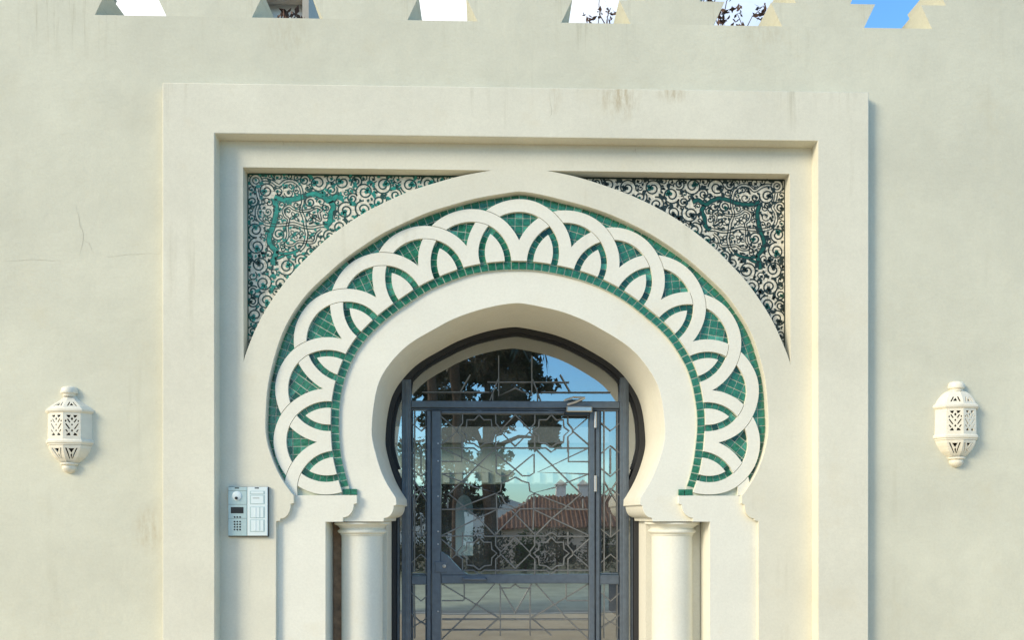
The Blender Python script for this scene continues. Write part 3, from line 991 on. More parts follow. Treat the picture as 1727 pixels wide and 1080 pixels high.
# leaf
leafo = empty("door_leaf", (0, 0, 0), parent=door)
bar("stile", -.526, -.468, .11, TZ0 - .006, .632, .69, 'metal', leafo)
bar("stile", .462, .497, .11, TZ0 - .006, .632, .69, 'metal', leafo)
bar("rail", -.466, .460, 2.238, TZ0 - .006, .636, .69, 'metal', leafo)
bar("rail", -.466, .460, 1.172, 1.228, .634, .69, 'metal', leafo)
bar("rail", -.466, .460, .11, .22, .634, .69, 'metal', leafo)
o = poly_extrude("lock_plate", [(-.467, 1.229), (-.300, 1.229), (-.345, 1.258), (-.425, 1.345), (-.467, 1.372)], [], .631, .68, M['metal'], leafo)
boxo("lock_cover", (-.505, -.430, .626, .633, 1.243, 1.313), M['metal'], leafo, b=.003)
m = MB(); m.lathe([(0, .008), (.006, .008), (.011, .004), (.011, 0)], 16)
for q in range(len(m.v)): x, y, z = m.v[q]; m.v[q] = (-.447 + x, .626 - z, 1.283 + y)
m.build("lock_cylinder", M['steel'], leafo)
m = MB(); m.tube([(-.325, .632, 1.205), (-.325, .600, 1.205), (-.19, .600, 1.203), (-.19, .632, 1.203)], .009, 10); m.build("pull_handle", M['metal'], leafo)
for z in (2.20, 1.80, .6):
    m = MB(); m.lathe([(.0, .05), (.010, .05), (.010, -.05), (.0, -.05)], 14, (.500, .628, z)); m.build("hinge", M['steel'], leafo)
for z in (2.05, 1.94, 1.72, 1.5, 1.42, 1.0):
    m = MB(); m.lathe([(0, .003), (.004, .002), (.005, 0)], 10)
    for q in range(len(m.v)): x, y, zz = m.v[q]; m.v[q] = (-.485 + x, .632 - zz, z + y)
    m.build("screw", M['steel'], leafo)
# closer
clo = empty("door_closer", (0, 0, 0), parent=door)
boxo("closer_body", (.315, .475, .585, .634, 2.245, 2.280), M['steel'], clo, b=.006)
boxo("closer_cover", (.30, .46, .592, .634, 2.222, 2.2445), M['dark'], clo, b=.004)
m = MB(); m.tube([(.32, .60, 2.290), (.37, .592, 2.306), (.43, .600, 2.335)], .008, 8); m.tube([(.43, .60, 2.335), (.36, .605, 2.338), (.30, .612, 2.318)], .006, 8)
m.build("closer_arm", M['steel'], clo)

# panes: thin sheets of reflective glass
GY = .668
def pane(pts, tilt=(0, 0)):
    v, tris = cdt([(pts, True)])
    keep = [q for q in tris if pip(sum(v[i].x for i in q) / 3, sum(v[i].y for i in q) / 3, pts)]
    cx = sum(p[0] for p in pts) / len(pts); cz = sum(p[1] for p in pts) / len(pts)
    V = [(a.x, GY + tilt[0] * (a.x - cx) + tilt[1] * (a.y - cz), a.y) for a in v]
    mobj("pane", V, keep, M['glass'], door, smooth=False)
def rect(x0, x1, z0, z1): return [(x0, z0), (x1, z0), (x1, z1), (x0, z1)]
pane(rect(-.472, .466, 1.224, 2.242), (.0008, .0004))
pane(rect(-.472, .466, .215, 1.176), (-.0006, .0003))
pane(rect(-.66, -.555, 1.218, 2.27), (.001, .0))
pane(rect(-.66, -.555, .195, 1.17), (.001, .0))
pane(rect(.528, .66, 1.218, 2.27), (-.0012, .0))
pane(rect(.528, .66, .195, 1.17), (-.0012, .0))
fan = [(.66, 2.31)] + [q for q in reversed(arc(lambda a: r_in(a) - .045, -80, 80, 2.0)) if q[1] > 2.32 and abs(q[0]) < .66] + [(-.66, 2.31)]
pane(fan, (.0005, -.0004))
for s in (1, -1):
    side = [q for q in arc(lambda a: r_in(a) - .045, 45, 113, 2.0) if q[0] > .706]
    pts = [(.706, 0.10), (.736, .10), (.736, side[-1][1])] + list(reversed(side)) + [(.706, side[0][1])]
    pane(pts if s > 0 else mir(pts))

# grille in front of the glass
RYD = .652
def rod(pts, r=.0042, pxs=True):
    P = [px(a, b, RYD) for a, b in pts] if pxs else pts
    m = MB(); m.tube([(x, RYD, z) for x, z in P], r, 6); m.build("grille_bar", M['rod'], door)
def both(pts, c=869.0):
    rod(pts); rod([(2 * c - a, b) for a, b in pts])
def star(cx, cy, k=1.0, top=True, bot=True):
    h = [(0, -27), (8, -18.5), (20.5, -18.5), (21.5, -6.5), (30, 0), (21.5, 8), (20.5, 20), (9, 21.5), (0, 28)]
    if top and bot:
        rod([(cx + x * k, cy + y * k) for x, y in h]); rod([(cx - x * k, cy + y * k) for x, y in h])
    else:
        hh = h[4:] if bot else h[:5]
        rod([(cx + x * k, cy + y * k) for x, y in hh]); rod([(cx - x * k, cy + y * k) for x, y in hh])
for cy in (727, 934):
    for cx in (808, 930):
        star(cx, cy)
        for s in (-1, 1):
            rod([(cx + s * 28, cy - 36), (cx + s * 28, cy - 13), (cx + s * 36, cy - 3), (cx + s * 36, cy + 3), (cx + s * 28, cy + 10), (cx + s * 28, cy + 36)])
        xl, xr = (744, 869) if cx < 869 else (869, 994)
        rod([(xl, cy - 29), (cx - 10, cy - 29), (cx - 3, cy - 34), (cx + 3, cy - 34), (cx + 10, cy - 28.5), (xr, cy - 28.5)])
        rod([(xl, cy + 29), (cx - 9, cy + 29), (cx, cy + 36), (cx + 8, cy + 29), (xr, cy + 29)])
    for s in (1, -1):
        c = 869
        rod([(c + s * 125, cy - 24), (c + s * 97, cy), (c + s * 125, cy + 24)])
        rod([(c, cy - 27), (c + s * 26, cy), (c, cy + 26)])
both([(745, 756), (831, 797), (745, 800)]); both([(833, 759), (757, 834), (787, 860), (837, 858)])
both([(745, 779), (779, 779), (779, 744)])
both([(745, 800), (803, 823), (838, 832), (768, 860)])
both([(837, 766), (837, 798), (845, 803), (857, 803), (869, 792)])
both([(839, 767), (869, 792)]); both([(755, 842), (755, 858)])
both([(869, 805), (857, 812), (846, 815), (844, 829), (836, 833), (846, 838), (852, 850), (864, 855), (869, 858)])
both([(837, 832), (839, 895)]); both([(745, 860), (838, 859), (860, 859), (869, 868)])
both([(869, 868), (834, 904)]); both([(807, 875), (835, 904)]); both([(838, 860), (745, 904)])
both([(757, 834), (807, 875)])
# lower leaf panel
def low(p): return [(680 + a / 4.212, 950 + b / 4.212) for a, b in p]
for s_ in (0,):
    both(low([(275, 150), (680, 395)])); both(low([(650, 150), (430, 395)])); both(low([(680, 150), (800, 362)]))
    both(low([(690, 180), (690, 520)])); both(low([(682, 180), (760, 180), (800, 150)])); both(low([(275, 270), (428, 270), (434, 258), (434, 150)]))
    both(low([(275, 405), (800, 405)])); both(low([(275, 480), (800, 480)])); both(low([(430, 395), (275, 545)])); both(low([(680, 395), (540, 520)]))
# side lights
for (xa, xb) in ((693, 727), (1013, 1047)):
    c = (xa + xb) / 2
    rod([(xa + 6, 692), (xa + 6, 966)], .0038); rod([(xb - 6, 692), (xb - 6, 966)], .0038)
    for v0 in (725, 754, 802, 826, 905, 938):
        sg = 1 if v0 in (725, 802, 905) else -1
        rod([(xa, v0 - 12 * sg), (c, v0 + 2 * sg), (xb, v0 - 12 * sg)], .004)
    rod([(c, 756), (c, 800)], .004); rod([(c, 868), (c, 906)], .004)
    rod([(xa + 6, 812), (c, 830), (xb - 6, 848)], .004); rod([(xb - 6, 812), (c, 830), (xa + 6, 848)], .004)
    rod([(xa + 6, 986), (xa + 6, 1078)], .0038); rod([(xb - 6, 986), (xb - 6, 1078)], .0038)
    rod([(xa, 1000), (c, 1015), (xb, 1000)], .004); rod([(xa, 1036), (c, 1052), (xb, 1036)], .004); rod([(xa, 1062), (c, 1050), (xb, 1062)], .004)
# fanlight
both([(841, 600), (841, 668), (869, 655)]); both([(831, 662), (831, 676)]); both([(825, 662), (831, 662)])
rod([(822, 645), (960, 645)]); rod([(712, 662), (831, 662)]); rod([(907, 662), (1030, 662)])
both([(898, 640), (912, 676)]); both([(945, 632), (962, 662)])

# ================================================================== INTERCOM
ic = empty("intercom_panel", (0, 0, 0))
tag(ic, "two-column aluminium door intercom with camera, keypad and name cards", "intercom")
def ip(a, b): return px(360 + a / 9.0, 800 + b / 9.0, YA - .02)
def ibox(name, a0, a1, b0, b1, y0, y1, mat, b=.0012):
    x0, z1 = ip(a0, b0); x1, z0 = ip(a1, b1)
    return boxo(name, (x0, x1, y0, y1, z0, z1), M[mat], ic, b=b)
Y0 = YA - .022
ibox("housing", 222, 826, 194, 955, Y0 + .006, YA + .004, 'rubber')
ibox("faceplate", 224, 509, 198, 942, Y0, Y0 + .008, 'alu', .002)
ibox("faceplate", 515, 822, 198, 940, Y0, Y0 + .008, 'alu2', .002)
for a in (358, 660): ibox("top_slot", a - 32, a + 32, 206, 224, Y0 - .001, Y0 + .004, 'dark', .0004)
for b in (256, 464, 676): ibox("seam", 228, 505, b - 2, b + 2, Y0 - .0005, Y0 + .002, 'rubber', .0001)
x, z = ip(358, 335)
m = MB(); m.lathe([(0, .008), (.006, .0078), (.0075, .006), (.0078, 0)], 20)
def faceout(m, x, y, z):
    for q in range(len(m.v)): a, b, c = m.v[q]; m.v[q] = (x + a, y - c, z + b)
m2 = MB(); m2.lathe([(0, .006), (.018, .006), (.025, .003), (.026, 0)], 28); faceout(m2, x, Y0, z); m2.build("camera_dome", M['alu2'], ic)
x, z = ip(355, 368); faceout(m, x, Y0 - .005, z); m.build("camera_lens", M['dark'], ic)
ibox("display", 266, 458, 504, 600, Y0 - .001, Y0 + .004, 'dark', .0005)
for r_ in (655, 726, 766, 806, 846):
    for c_ in (322, 363, 405):
        x, z = ip(c_, r_)
        m = MB(); m.lathe([(0, .0025), (.0042, .002), (.0048, 0)], 12); faceout(m, x, Y0, z); m.build("button", M['dark'], ic)
for b0, b1 in ((258, 312), (322, 460), (498, 672), (694, 880)):
    ibox("name_card_frame", 555, 780, b0, b1, Y0 - .0012, Y0 + .002, 'alu', .0006)
    ibox("name_card", 572, 762, b0 + 10, b1 - 10, Y0 - .0022, Y0 + .001, 'alu2', .0004)
for b0 in (502, 698):
    ibox("push_strip", 628, 650, b0 + 6, b0 + 164, Y0 - .0035, Y0, 'alu2', .0006)
    ibox("push_strip", 700, 712, b0 + 6, b0 + 164, Y0 - .0030, Y0, 'alu', .0004)
ibox("name_line", 600, 700, 364, 372, Y0 - .0027, Y0, 'eave', .0002)

# ================================================================== WALL LANTERNS
LD = 0.60      # plan depth of the lantern relative to its half width
def lantern(x, z, label, flare):
    root = empty("wall_lantern", (x, 0.0, z))
    tag(root, label, "lantern")
    k = 1 / 1860.0
    def ring5(r, zz): return [(r * math.cos(g), -LD * r * abs(math.sin(g)) if abs(math.sin(g)) > 1e-6 else 0.0, zz) for g in (math.pi, math.pi * .75, math.pi / 2, math.pi / 4, 0)]
    def facet(prof, name):
        m = MB()
        rows_ = [ring5(r, zz) for r, zz in prof]
        for rw in rows_: m.v += rw
        for i in range(len(rows_) - 1):
            for q in range(4):
                a = i * 5 + q
                m.f.append((a, a + 5, a + 6, a + 1))
        return m.build(name, M['ceramic'], root, smooth=True, angle=28)
    zz = lambda y: (560 - y) * k
    facet([(.100, zz(352)), (.121, zz(350)), (.129, zz(364)), (.129, zz(380)), (.121, zz(396)), (.110, zz(402))], "upper_rim")
    facet([(.110, zz(656)), (.121, zz(660)), (.128, zz(676)), (.127, zz(694)), (.119, zz(704)), (.119, zz(714)), (.100, zz(720))], "lower_rim")
    if flare: sh = [(.034, 222), (.040, 245), (.056, 270), (.080, 298), (.104, 325), (.119, 352)]
    else: sh = [(.036, 200), (.062, 222), (.084, 255), (.101, 295), (.112, 330), (.118, 352)]
    bw = [(.115, 718), (.112, 745), (.101, 790), (.083, 835), (.060, 872), (.044, 893)]
    # pierced faces: body, shoulder, bowl
    def pierced(name, prof, holes, plain_ends=True):
        """prof: (r, y) list; each of the four faces is a strip u in 0..1, t in 0..1, holes are polygons in (u,t)"""
        ys = [q[1] for q in prof]
        def rad(t):
            y = ys[0] + (ys[-1] - ys[0]) * t
            for i in range(len(prof) - 1):
                if prof[i][1] <= y <= prof[i + 1][1] + 1e-9:
                    f_ = (y - prof[i][1]) / (prof[i + 1][1] - prof[i][1])
                    return prof[i][0] + (prof[i + 1][0] - prof[i][0]) * f_, y
            return prof[-1][0], y
        sq = [(0, 0), (1, 0), (1, 1), (0, 1)]
        L = [(sq, True)] + [(h, True) for h in holes]
        L += [([(0, i / 6), (1, i / 6)], False) for i in range(1, 6)]
        v_h, tris = cdt(L)
        keep_h = [q for q in tris if not any(pip(sum(v_h[i].x for i in q) / 3, sum(v_h[i].y for i in q) / 3, h) for h in holes)]
        v_p, keep_p = cdt([(sq, True)] + [([(0, i / 6), (1, i / 6)], False) for i in range(1, 6)])
        for fi in range(4):
            if plain_ends and fi in (0, 3): v, keep = v_p, keep_p
            else: v, keep = v_h, keep_h
            g0 = math.pi - fi * math.pi / 4; g1 = g0 - math.pi / 4
            def P(u, t, inset):
                r, y = rad(t); r -= inset
                a = (r * math.cos(g0), -LD * r * math.sin(g0)); b = (r * math.cos(g1), -LD * r * math.sin(g1))
                return (a[0] + (b[0] - a[0]) * u, min(0.0, a[1] + (b[1] - a[1]) * u), zz(y))
            n_ = len(v)
            V = [P(a.x, a.y, 0) for a in v] + [P(a.x, a.y, .008) for a in v]
            Fc = [q[::-1] for q in keep] + [tuple(i + n_ for i in q) for q in keep]
            cnt = {}
            for q in keep:
                for a, b in ((q[0], q[1]), (q[1], q[2]), (q[2], q[0])): cnt[(a, b)] = 1
            for (a, b) in cnt:
                if (b, a) not in cnt: Fc.append((a, b, b + n_, a + n_))
            mobj(name, V, Fc, M['ceramic'], root, smooth=False)
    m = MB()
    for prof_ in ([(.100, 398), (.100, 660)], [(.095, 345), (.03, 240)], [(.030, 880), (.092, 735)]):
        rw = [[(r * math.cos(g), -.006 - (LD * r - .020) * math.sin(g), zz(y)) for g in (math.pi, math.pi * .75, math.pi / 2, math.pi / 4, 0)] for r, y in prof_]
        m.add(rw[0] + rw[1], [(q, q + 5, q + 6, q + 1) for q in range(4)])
    m.build("inner_shadow_sheet", M['inner_shadow'], root)  # added dark sheets standing for the shade behind the holes
    def tri(*p): return [tuple(q) for q in p]
    bh = []
    def dia(cx, cy, a, b): bh.append([(cx - a, cy), (cx, cy - b), (cx + a, cy), (cx, cy + b)])
    bh += [tri((.20, .10), (.44, .10), (.36, .20), (.26, .16)), tri((.60, .10), (.84, .10), (.78, .16), (.66, .20)),
           tri((.20, .86), (.26, .80), (.36, .76), (.44, .86)), tri((.60, .86), (.66, .76), (.78, .80), (.84, .86))]
    bh += [[(.24, .26), (.30, .24), (.42, .36), (.36, .38)], [(.80, .26), (.74, .24), (.62, .36), (.68, .38)],
           [(.14, .44), (.20, .42), (.40, .60), (.34, .62)], [(.90, .44), (.84, .42), (.64, .60), (.70, .62)],
           [(.14, .66), (.20, .64), (.30, .72), (.24, .74)], [(.90, .66), (.84, .64), (.74, .72), (.80, .74)]]
    dia(.52, .24, .07, .06); dia(.52, .46, .05, .045); dia(.52, .68, .06, .05); dia(.16, .32, .05, .05); dia(.88, .32, .05, .05)
    def grow_(h, f_):
        cx = sum(q[0] for q in h) / len(h); cz = sum(q[1] for q in h) / len(h)
        return [(cx + (q[0] - cx) * f_, cz + (q[1] - cz) * f_) for q in h]
    bh = [grow_(h, 1.12) for h in bh]
    pierced("lattice_panel", [(.116, 398), (.117, 520), (.118, 660)], bh)
    sh_h = [[(.22, .82), (.32, .55), (.40, .55), (.30, .82)], [(.40, .80), (.52, .62), (.62, .80)], [(.66, .55), (.74, .55), (.84, .82), (.76, .82)]]
    sh_h = [grow_(h, 1.25) for h in sh_h]
    pierced("shoulder", [(q[0], q[1]) for q in sh], sh_h)
    bo_h = [[(.14, .22), (.22, .22), (.38, .70), (.32, .70)], [(.34, .20), (.64, .20), (.50, .40)], [(.84, .22), (.76, .22), (.60, .70), (.66, .70)], [(.46, .55), (.52, .48), (.56, .55), (.52, .74)]]
    bo_h = [grow_(h, 1.25) for h in bo_h]
    pierced("bowl", [(q[0], q[1]) for q in bw], bo_h)
    m = MB()
    top = [(.0, 122), (.018, 124), (.033, 134), (.041, 150), (.043, 170), (.045, 186), (.043, 198), (.035, 204), (.033, 228)]
    if not flare: top = [(r, y - 14) for r, y in top]
    m.lathe([(r, zz(y)) for r, y in reversed(top)], 24, a0=math.pi, a1=2 * math.pi); m.build("finial", M['ceramic'], root)
    m = MB()
    bot = [(.044, 890), (.047, 898), (.045, 908), (.034, 914), (.038, 930), (.036, 952), (.026, 976), (.012, 990), (.0, 994)]
    m.lathe([(r, zz(y)) for r, y in reversed(bot)], 24, a0=math.pi, a1=2 * math.pi); m.build("drop_finial", M['ceramic'], root)
    return root
lantern(-2.411, 2.058, "white pierced ceramic wall lantern with concave flared shoulders", True)
lantern(2.413, 2.098, "white pierced ceramic wall lantern with rounded domed shoulders", False)

# ================================================================== VESTIBULE AND COURTYARD seen through the glass
gate = empty("gatehouse", (0, 0.3, 0))
gate.location = (0, 0, 0)
tag(gate, "dark covered gate passage behind the glazed door", "passage")
boxo("passage_roof", (-2.9, 2.9, .285, 8.0, 3.05, 4.02), M['pav'], gate)
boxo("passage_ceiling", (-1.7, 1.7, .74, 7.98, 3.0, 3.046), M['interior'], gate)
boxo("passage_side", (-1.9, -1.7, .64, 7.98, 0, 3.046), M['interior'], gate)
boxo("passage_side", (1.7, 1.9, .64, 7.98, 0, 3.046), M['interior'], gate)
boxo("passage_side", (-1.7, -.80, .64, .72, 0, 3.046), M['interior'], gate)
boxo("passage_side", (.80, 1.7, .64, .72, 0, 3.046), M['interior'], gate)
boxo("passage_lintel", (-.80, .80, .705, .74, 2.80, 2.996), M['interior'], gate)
m = MB(); m.box(-1.7, 1.7, .72, 8.0, -.015, .10); tag(m.build("passage_floor", M['paving'], smooth=False), kind="structure", label="stone floor of the covered passage")
m = MB(); m.box(-9, 9, 8.004, 20, -.015, .09); tag(m.build("courtyard_floor", M['courtfloor'], smooth=False), kind="structure", label="light paved courtyard floor beyond the passage")
ch = empty("courtyard_house", (0, 14, 0))
tag(ch, "pale house across the courtyard with a grey eave and arched opening", "house")
def cb(name, x0, x1, y0, y1, z0, z1, mat): return boxo(name, (x0, x1, y0, y1, z0, z1), M[mat], ch)
cb("eave", -9, 9, -.6, .3, 3.26, 3.70, 'eave')
cb("wall", -9, 9, -.2, .1, 2.34, 3.255, 'court')
for k in range(-14, 15): cb("corbel", k * .30 - .07, k * .30 + .07, -.30, -.205, 2.36, 2.62, 'court')
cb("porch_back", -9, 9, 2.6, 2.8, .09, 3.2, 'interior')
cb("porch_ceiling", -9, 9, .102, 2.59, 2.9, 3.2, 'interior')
op = [(-1.05, .6), (-.62, .6), (-.62, 1.75)] + [(-.835 + .215 * math.cos(g * math.pi / 10), 1.75 + .36 * math.sin(g * math.pi / 10)) for g in range(1, 10)] + [(-1.05, 1.75)]
poly_extrude("arched_opening", op, [], 1.0, 1.2, M['opening_light'], ch)  # solid slab coloured to look like the lit opening
for x in (-4.6, 4.2): cb("porch_post", x, x + .3, -.18, .08, .09, 2.336, 'court')

# things on the gatehouse roof behind the parapet
pavl = empty("roof_pavilion", (-1.55, 1.3, 4.02))
tag(pavl, "small rendered roof pavilion with open slot behind the parapet", "pavilion")
boxo("pavilion_wall", (-.62, -.21, 0, .9, 0, 2.2), M['pav'], pavl)
boxo("pavilion_wall", (.06, .105, 0, .9, 0, 2.2), M['pav'], pavl)
boxo("pavilion_lintel", (-.208, .058, 0, .06, 1.238, 2.2), M['pav'], pavl)
boxo("pavilion_back", (-.208, .058, .10, .14, 0, 2.2), M['chimney'], pavl)

def leafcloud(mb, c, rad, n, size, rg, flat=1.0):
    for _ in range(n):
        while True:
            p = Vector((rg.uniform(-1, 1), rg.uniform(-1, 1), rg.uniform(-1, 1)))
            if p.length < 1: break
        p = Vector((c[0] + p.x * rad, c[1] + p.y * rad, c[2] + p.z * rad * flat))
        d = Vector((rg.gauss(0, 1), rg.gauss(0, 1), rg.gauss(0, 1))).normalized()
        e = d.orthogonal().normalized()
        e = Matrix.Rotation(rg.uniform(0, 6.28), 3, d) @ e
        g = d.cross(e)
        s_ = size * rg.uniform(.6, 1.3)
        mb.add([p - e * s_, p + g * s_ * .45, p + e * s_, p - g * s_ * .45], [(0, 1, 2, 3)])

def pot(name, loc, label, r=.13, h=.24):
    root = empty(name, loc); tag(root, label, "planter", "pots on the gatehouse roof")
    m = MB(); m.lathe([(r * .72, 0), (r, h * .85), (r * 1.08, h * .86), (r * 1.08, h), (r * .92, h), (r * .9, h * .9), (0, h * .88)], 20); m.build("pot", M['terracotta'], root)
    return root
def twiggy(name, loc, label, h, n, spread, mat, rg, leafn=7, leafsz=.03, cat="plant"):
    root = empty(name, loc); tag(root, label, cat)
    mb = MB(); ml = MB()
    def grow(p, d, L, r, dep):
        q = [p]
        for i in range(4):
            d = (d + Vector((rg.gauss(0, .22), rg.gauss(0, .22), rg.gauss(0.04, .1)))).normalized()
            p = p + d * L / 4; q.append(p)
        mb.tube(q, [r * (1 - .12 * i) for i in range(5)], 5)
        if dep == 0: leafcloud(ml, p, .045, leafn, leafsz, rg); return
        for k in range(3): 
            grow(q[rg.choice((2, 3, 4))], (d + Vector((rg.gauss(0, .6), rg.gauss(0, .5), rg.gauss(0.1, .3)))).normalized(), L * .62, r * .62, dep - 1)
        leafcloud(ml, p, .04, leafn // 2, leafsz, rg)
    for k in range(n):
        grow(Vector((rg.uniform(-.1, .1) * spread, rg.uniform(-.05, .05), 0)), Vector((rg.gauss(0, .35) * spread, rg.gauss(0, .15), 1)).normalized(), h * .5, .011, 2)
    mb.build("stems", M['bark'], root); ml.build("foliage", M[mat], root, smooth=False)
    return root
rg = random.Random(7)
twiggy("roof_shrub", (-1.72, .95, 4.02), "dry reddish shrub in front of the roof pavilion", 1.06, 4, .45, 'dry', rg, 9, .03)
twiggy("roof_shrub", (-1.52, .98, 4.02), "rusty brown shrub at the right edge of the roof pavilion", 1.06, 4, .5, 'dry', rg, 10, .03)
twiggy("roof_shrub", (.36, 1.1, 4.02), "thin dark twiggy shrub behind the parapet beside the pale gap", 1.3, 4, .6, 'dry', rg, 12, .02)
twiggy("roof_shrub", (1.48, 1.2, 4.02), "spreading dark shrub with clustered leaves against blue sky", 1.35, 9, 1.6, 'dry', rg, 16, .022)

# ================================================================== ACROSS THE STREET (reflected in the glass)
def tree(name, loc, label, trunk_h, tr, blobs, mat, n, size, seed, cat="tree", lean=(0, 0)):
    rg = random.Random(seed)
    root = empty(name, loc); tag(root, label, cat)
    mb = MB(); top = Vector((lean[0], lean[1], trunk_h))
    mb.tube([Vector((0, 0, 0)), top * .35 + Vector((.05, 0, 0)), top * .7 + Vector((-.06, 0, 0)), top], [tr, tr * .85, tr * .7, tr * .55], 10)
    for b in blobs:
        c = Vector(b[:3]); st = top * rg.uniform(.65, .95)
        mb.tube([st, st.lerp(c, .5) + Vector((0, 0, .2)), c], [tr * .35, tr * .25, tr * .1], 6)
    mb.build("trunk", M['bark'], root)
    ml = MB()
    for b in blobs:
        for _ in range(9):
            o = Vector((rg.gauss(0, .42), rg.gauss(0, .42), rg.gauss(0, .3))) * b[3]
            leafcloud(ml, (b[0] + o.x, b[1] + o.y, b[2] + o.z), b[3] * .5, n // 9, size, rg, .7)
    ml.build("crown", M[mat], root, smooth=False)
    return root
tree("pine_tree", (-.2, -15.2, 0), "big dark pine with spreading crown across the street", 4.6, .22,
     [(-1.3, 0, 4.6, .8), (-.3, .3, 4.3, .8), (.6, 0, 4.6, .75), (1.35, .1, 4.2, .45), (1.0, 0, 5.3, .7), (0, 0, 5.6, 1.0), (-1.2, 0, 5.6, .8), (-.2, .2, 6.6, 1.1), (.9, 0, 6.4, .8), (1.55, .1, 3.7, .35)], 'leaf_dark', 1500, .10, 3)
tree("pine_tree", (-5.2, -19, 0), "second pine standing beyond the hedge left of the big one", 5.5, .2,
     [(0, 0, 6.0, 1.3), (-1.4, 0, 6.2, 1.0), (1.3, 0, 6.6, 1.0), (0, 0, 7.2, 1.2)], 'leaf_dark', 900, .12, 5)
tree("evergreen_tree", (-1.5, -16.4, 0), "low broad evergreen filling the gap under the big pine", 1.6, .16,
     [(-1.2, 0, 1.9, .8), (0, 0, 1.7, .8), (1.1, 0, 1.9, .75), (1.5, 0, 2.6, .5), (.5, 0, 2.7, .85), (-.7, 0, 2.8, .9), (.1, 0, 3.5, .8), (1.2, 0, 3.3, .6), (-1.6, 0, 3.4, .8)], 'leaf_dark', 1300, .075, 14)
tree("olive_tree", (5.0, -17.5, -.2), "slim grey-green tree across the street beyond the hedge", 3.0, .1,
     [(0, 0, 3.2, .6), (.3, 0, 3.9, .6), (-.3, 0, 4.2, .5)], 'leaf', 800, .08, 8)
for k, (x, lab) in enumerate(((-1.55, "tall palm trunk with hanging dry fronds across the street"), (-1.0, "slimmer palm trunk next to the frond-hung palm"))):
    root = empty("palm_tree", (x, -12.9 - .8 * k, 0)); tag(root, lab, "palm")
    mb = MB(); mb.tube([(0, 0, 0), (.05, 0, 2.5), (-.04, 0, 5), (0, 0, 8.5)], [.16, .12, .12, .11], 12); mb.build("trunk", M['bark'], root)
    rgp = random.Random(40 + k); ml = MB()
    for q in range(36):
        g = rgp.uniform(0, 6.28); dr_ = rgp.uniform(.2, 1.0); L = rgp.uniform(1.6, 2.4)
        pts = [Vector((math.cos(g) * L * t_, math.sin(g) * L * t_, 8.5 + L * (.7 * t_ - (1.2 + dr_) * t_ * t_))) for t_ in (0, .25, .5, .75, 1)]
        ml.tube(pts, [.02, .018, .014, .01, .006], 4)
        for a, b in zip(pts, pts[1:]):
            for h_ in range(6):
                c = a.lerp(b, h_ / 6)
                for s_ in (-1, 1):
                    d = Vector((-math.sin(g), math.cos(g), -.5)) * s_
                    d.z = -.4
                    ml.add([c, c + d * .38 + (b - a) * .3, c + (b - a) * .12], [(0, 1, 2)])
    ml.build("crown", M['leaf_dark'], root, smooth=False)
# hedge of separate shrubs
rgh = random.Random(77)
hl = ["dense low green shrub in the hedge line across the street"]
for k in range(17):
    x = -6.4 + k * .8
    root = empty("hedge_shrub", (x + rgh.uniform(-.1, .1), -14.6 + rgh.uniform(-.25, .25), 0))
    tag(root, hl[0], "shrub", "hedge shrubs across the street")
    ml = MB(); hh = rgh.uniform(1.15, 1.45)
    for q in range(7):
        leafcloud(ml, (rgh.uniform(-.3, .3), rgh.uniform(-.2, .2), rgh.uniform(.2, hh - .25)), .36, 110, .055, rgh)
    ml.build("foliage", M['leaf_dark' if k % 3 else 'leaf'], root, smooth=False)
    mb = MB(); mb.tube([(0, 0, 0), (.02, 0, .4), (0, 0, hh * .7)], [.04, .03, .015], 6); mb.build("stem", M['bark'], root)
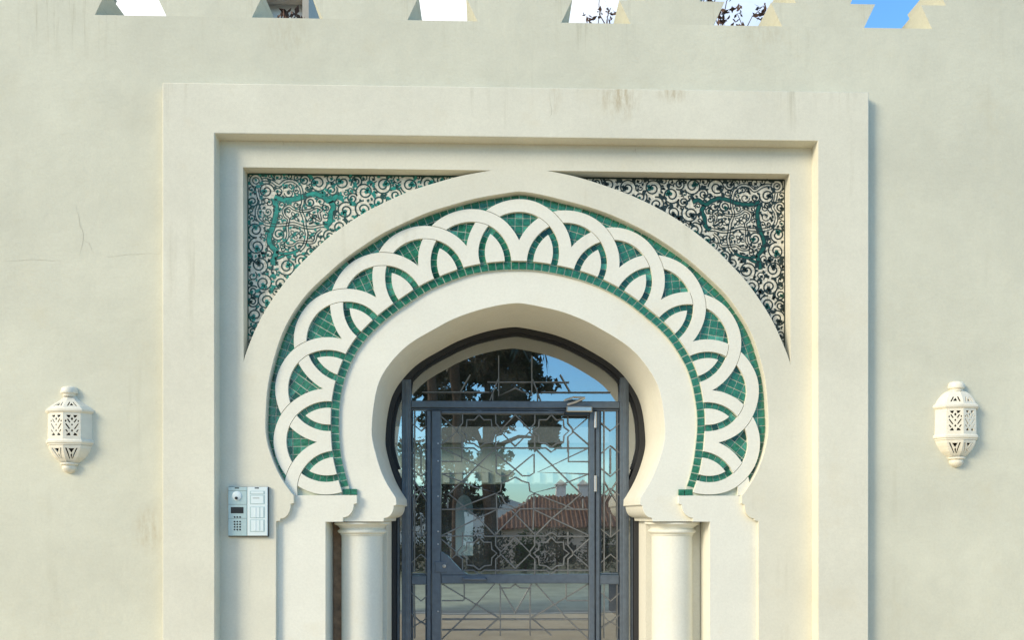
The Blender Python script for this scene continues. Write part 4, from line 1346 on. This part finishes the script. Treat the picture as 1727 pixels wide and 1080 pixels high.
# villa with tiled roof downhill
vl = empty("villa", (4.6, -37, -3.4)); tag(vl, "low pink villa with terracotta tiled roof and white chimneys downhill", "house")
boxo("wall", (-4.6, 4.6, -3, 3, 0, 4.35), M['villa'], vl)
m = MB()
m.add([(-5, 3.5, 4.36), (5, 3.5, 4.36), (5, -3.5, 4.36), (-5, -3.5, 4.36), (-2.6, 0, 6.1), (2.6, 0, 6.1)], [(0, 1, 5, 4), (1, 2, 5), (2, 3, 4, 5), (3, 0, 4), (0, 3, 2, 1)])
rf = m.build("roof", M['rooftile'], vl, smooth=False)
for k in range(48):
    xx = -4.9 + k * .2085; t_ = min(1.0, min(xx + 5, 5 - xx) / 2.4)
    mb = MB(); mb.tube([(xx, 3.5, 4.39), (xx, 3.5 - 3.5 * t_, 4.39 + 1.74 * t_)], .06, 5); mb.build("roof_tile_row", M['rooftile'], rf)
for x in (-1.2, .1):
    boxo("chimney", (x, x + .55, -.3, .3, 5.6, 6.75), M['chimney'], vl)
    m = MB(); m.add([(x - .1, -.4, 6.752), (x + .65, -.4, 6.752), (x + .65, .4, 6.752), (x - .1, .4, 6.752), (x + .27, 0, 7.1)], [(0, 1, 4), (1, 2, 4), (2, 3, 4), (3, 0, 4), (3, 2, 1, 0)]); m.build("chimney_cap", M['villa'], vl, smooth=False)
for x in (-3.4, -1.2, 1.0, 3.0):
    boxo("window", (x, x + .9, 2.96, 3.02, 2.2, 3.5), M['window'], vl)
# hills
for k, (y, h, x0, seed, lab) in enumerate(((-420, 20, -40, 3, "near wooded hillside across the bay"), (-900, 60, 60, 9, "far blue-grey hills on the horizon"))):
    rgk = random.Random(seed); hv, hf = [], []
    nx = 80
    for i in range(nx + 1):
        x = -900 + 1800 * i / nx
        hgt = h * (.45 + .25 * math.sin(i * .21 + seed) + .16 * math.sin(i * .53 + seed * 2) + .07 * math.sin(i * 1.3) + rgk.uniform(-.02, .02))
        for (dy, f_) in ((70, 0), (35, .45), (0, 1), (-120, .5), (-250, 0)):
            hv.append((x, y + dy, -15 + (hgt + 15) * f_))
    for i in range(nx):
        for q in range(4):
            a = i * 5 + q; hf.append((a, a + 1, a + 6, a + 5))
    tag(mobj("hills", hv, hf, M['hill'], angle=80), lab, kind="structure")
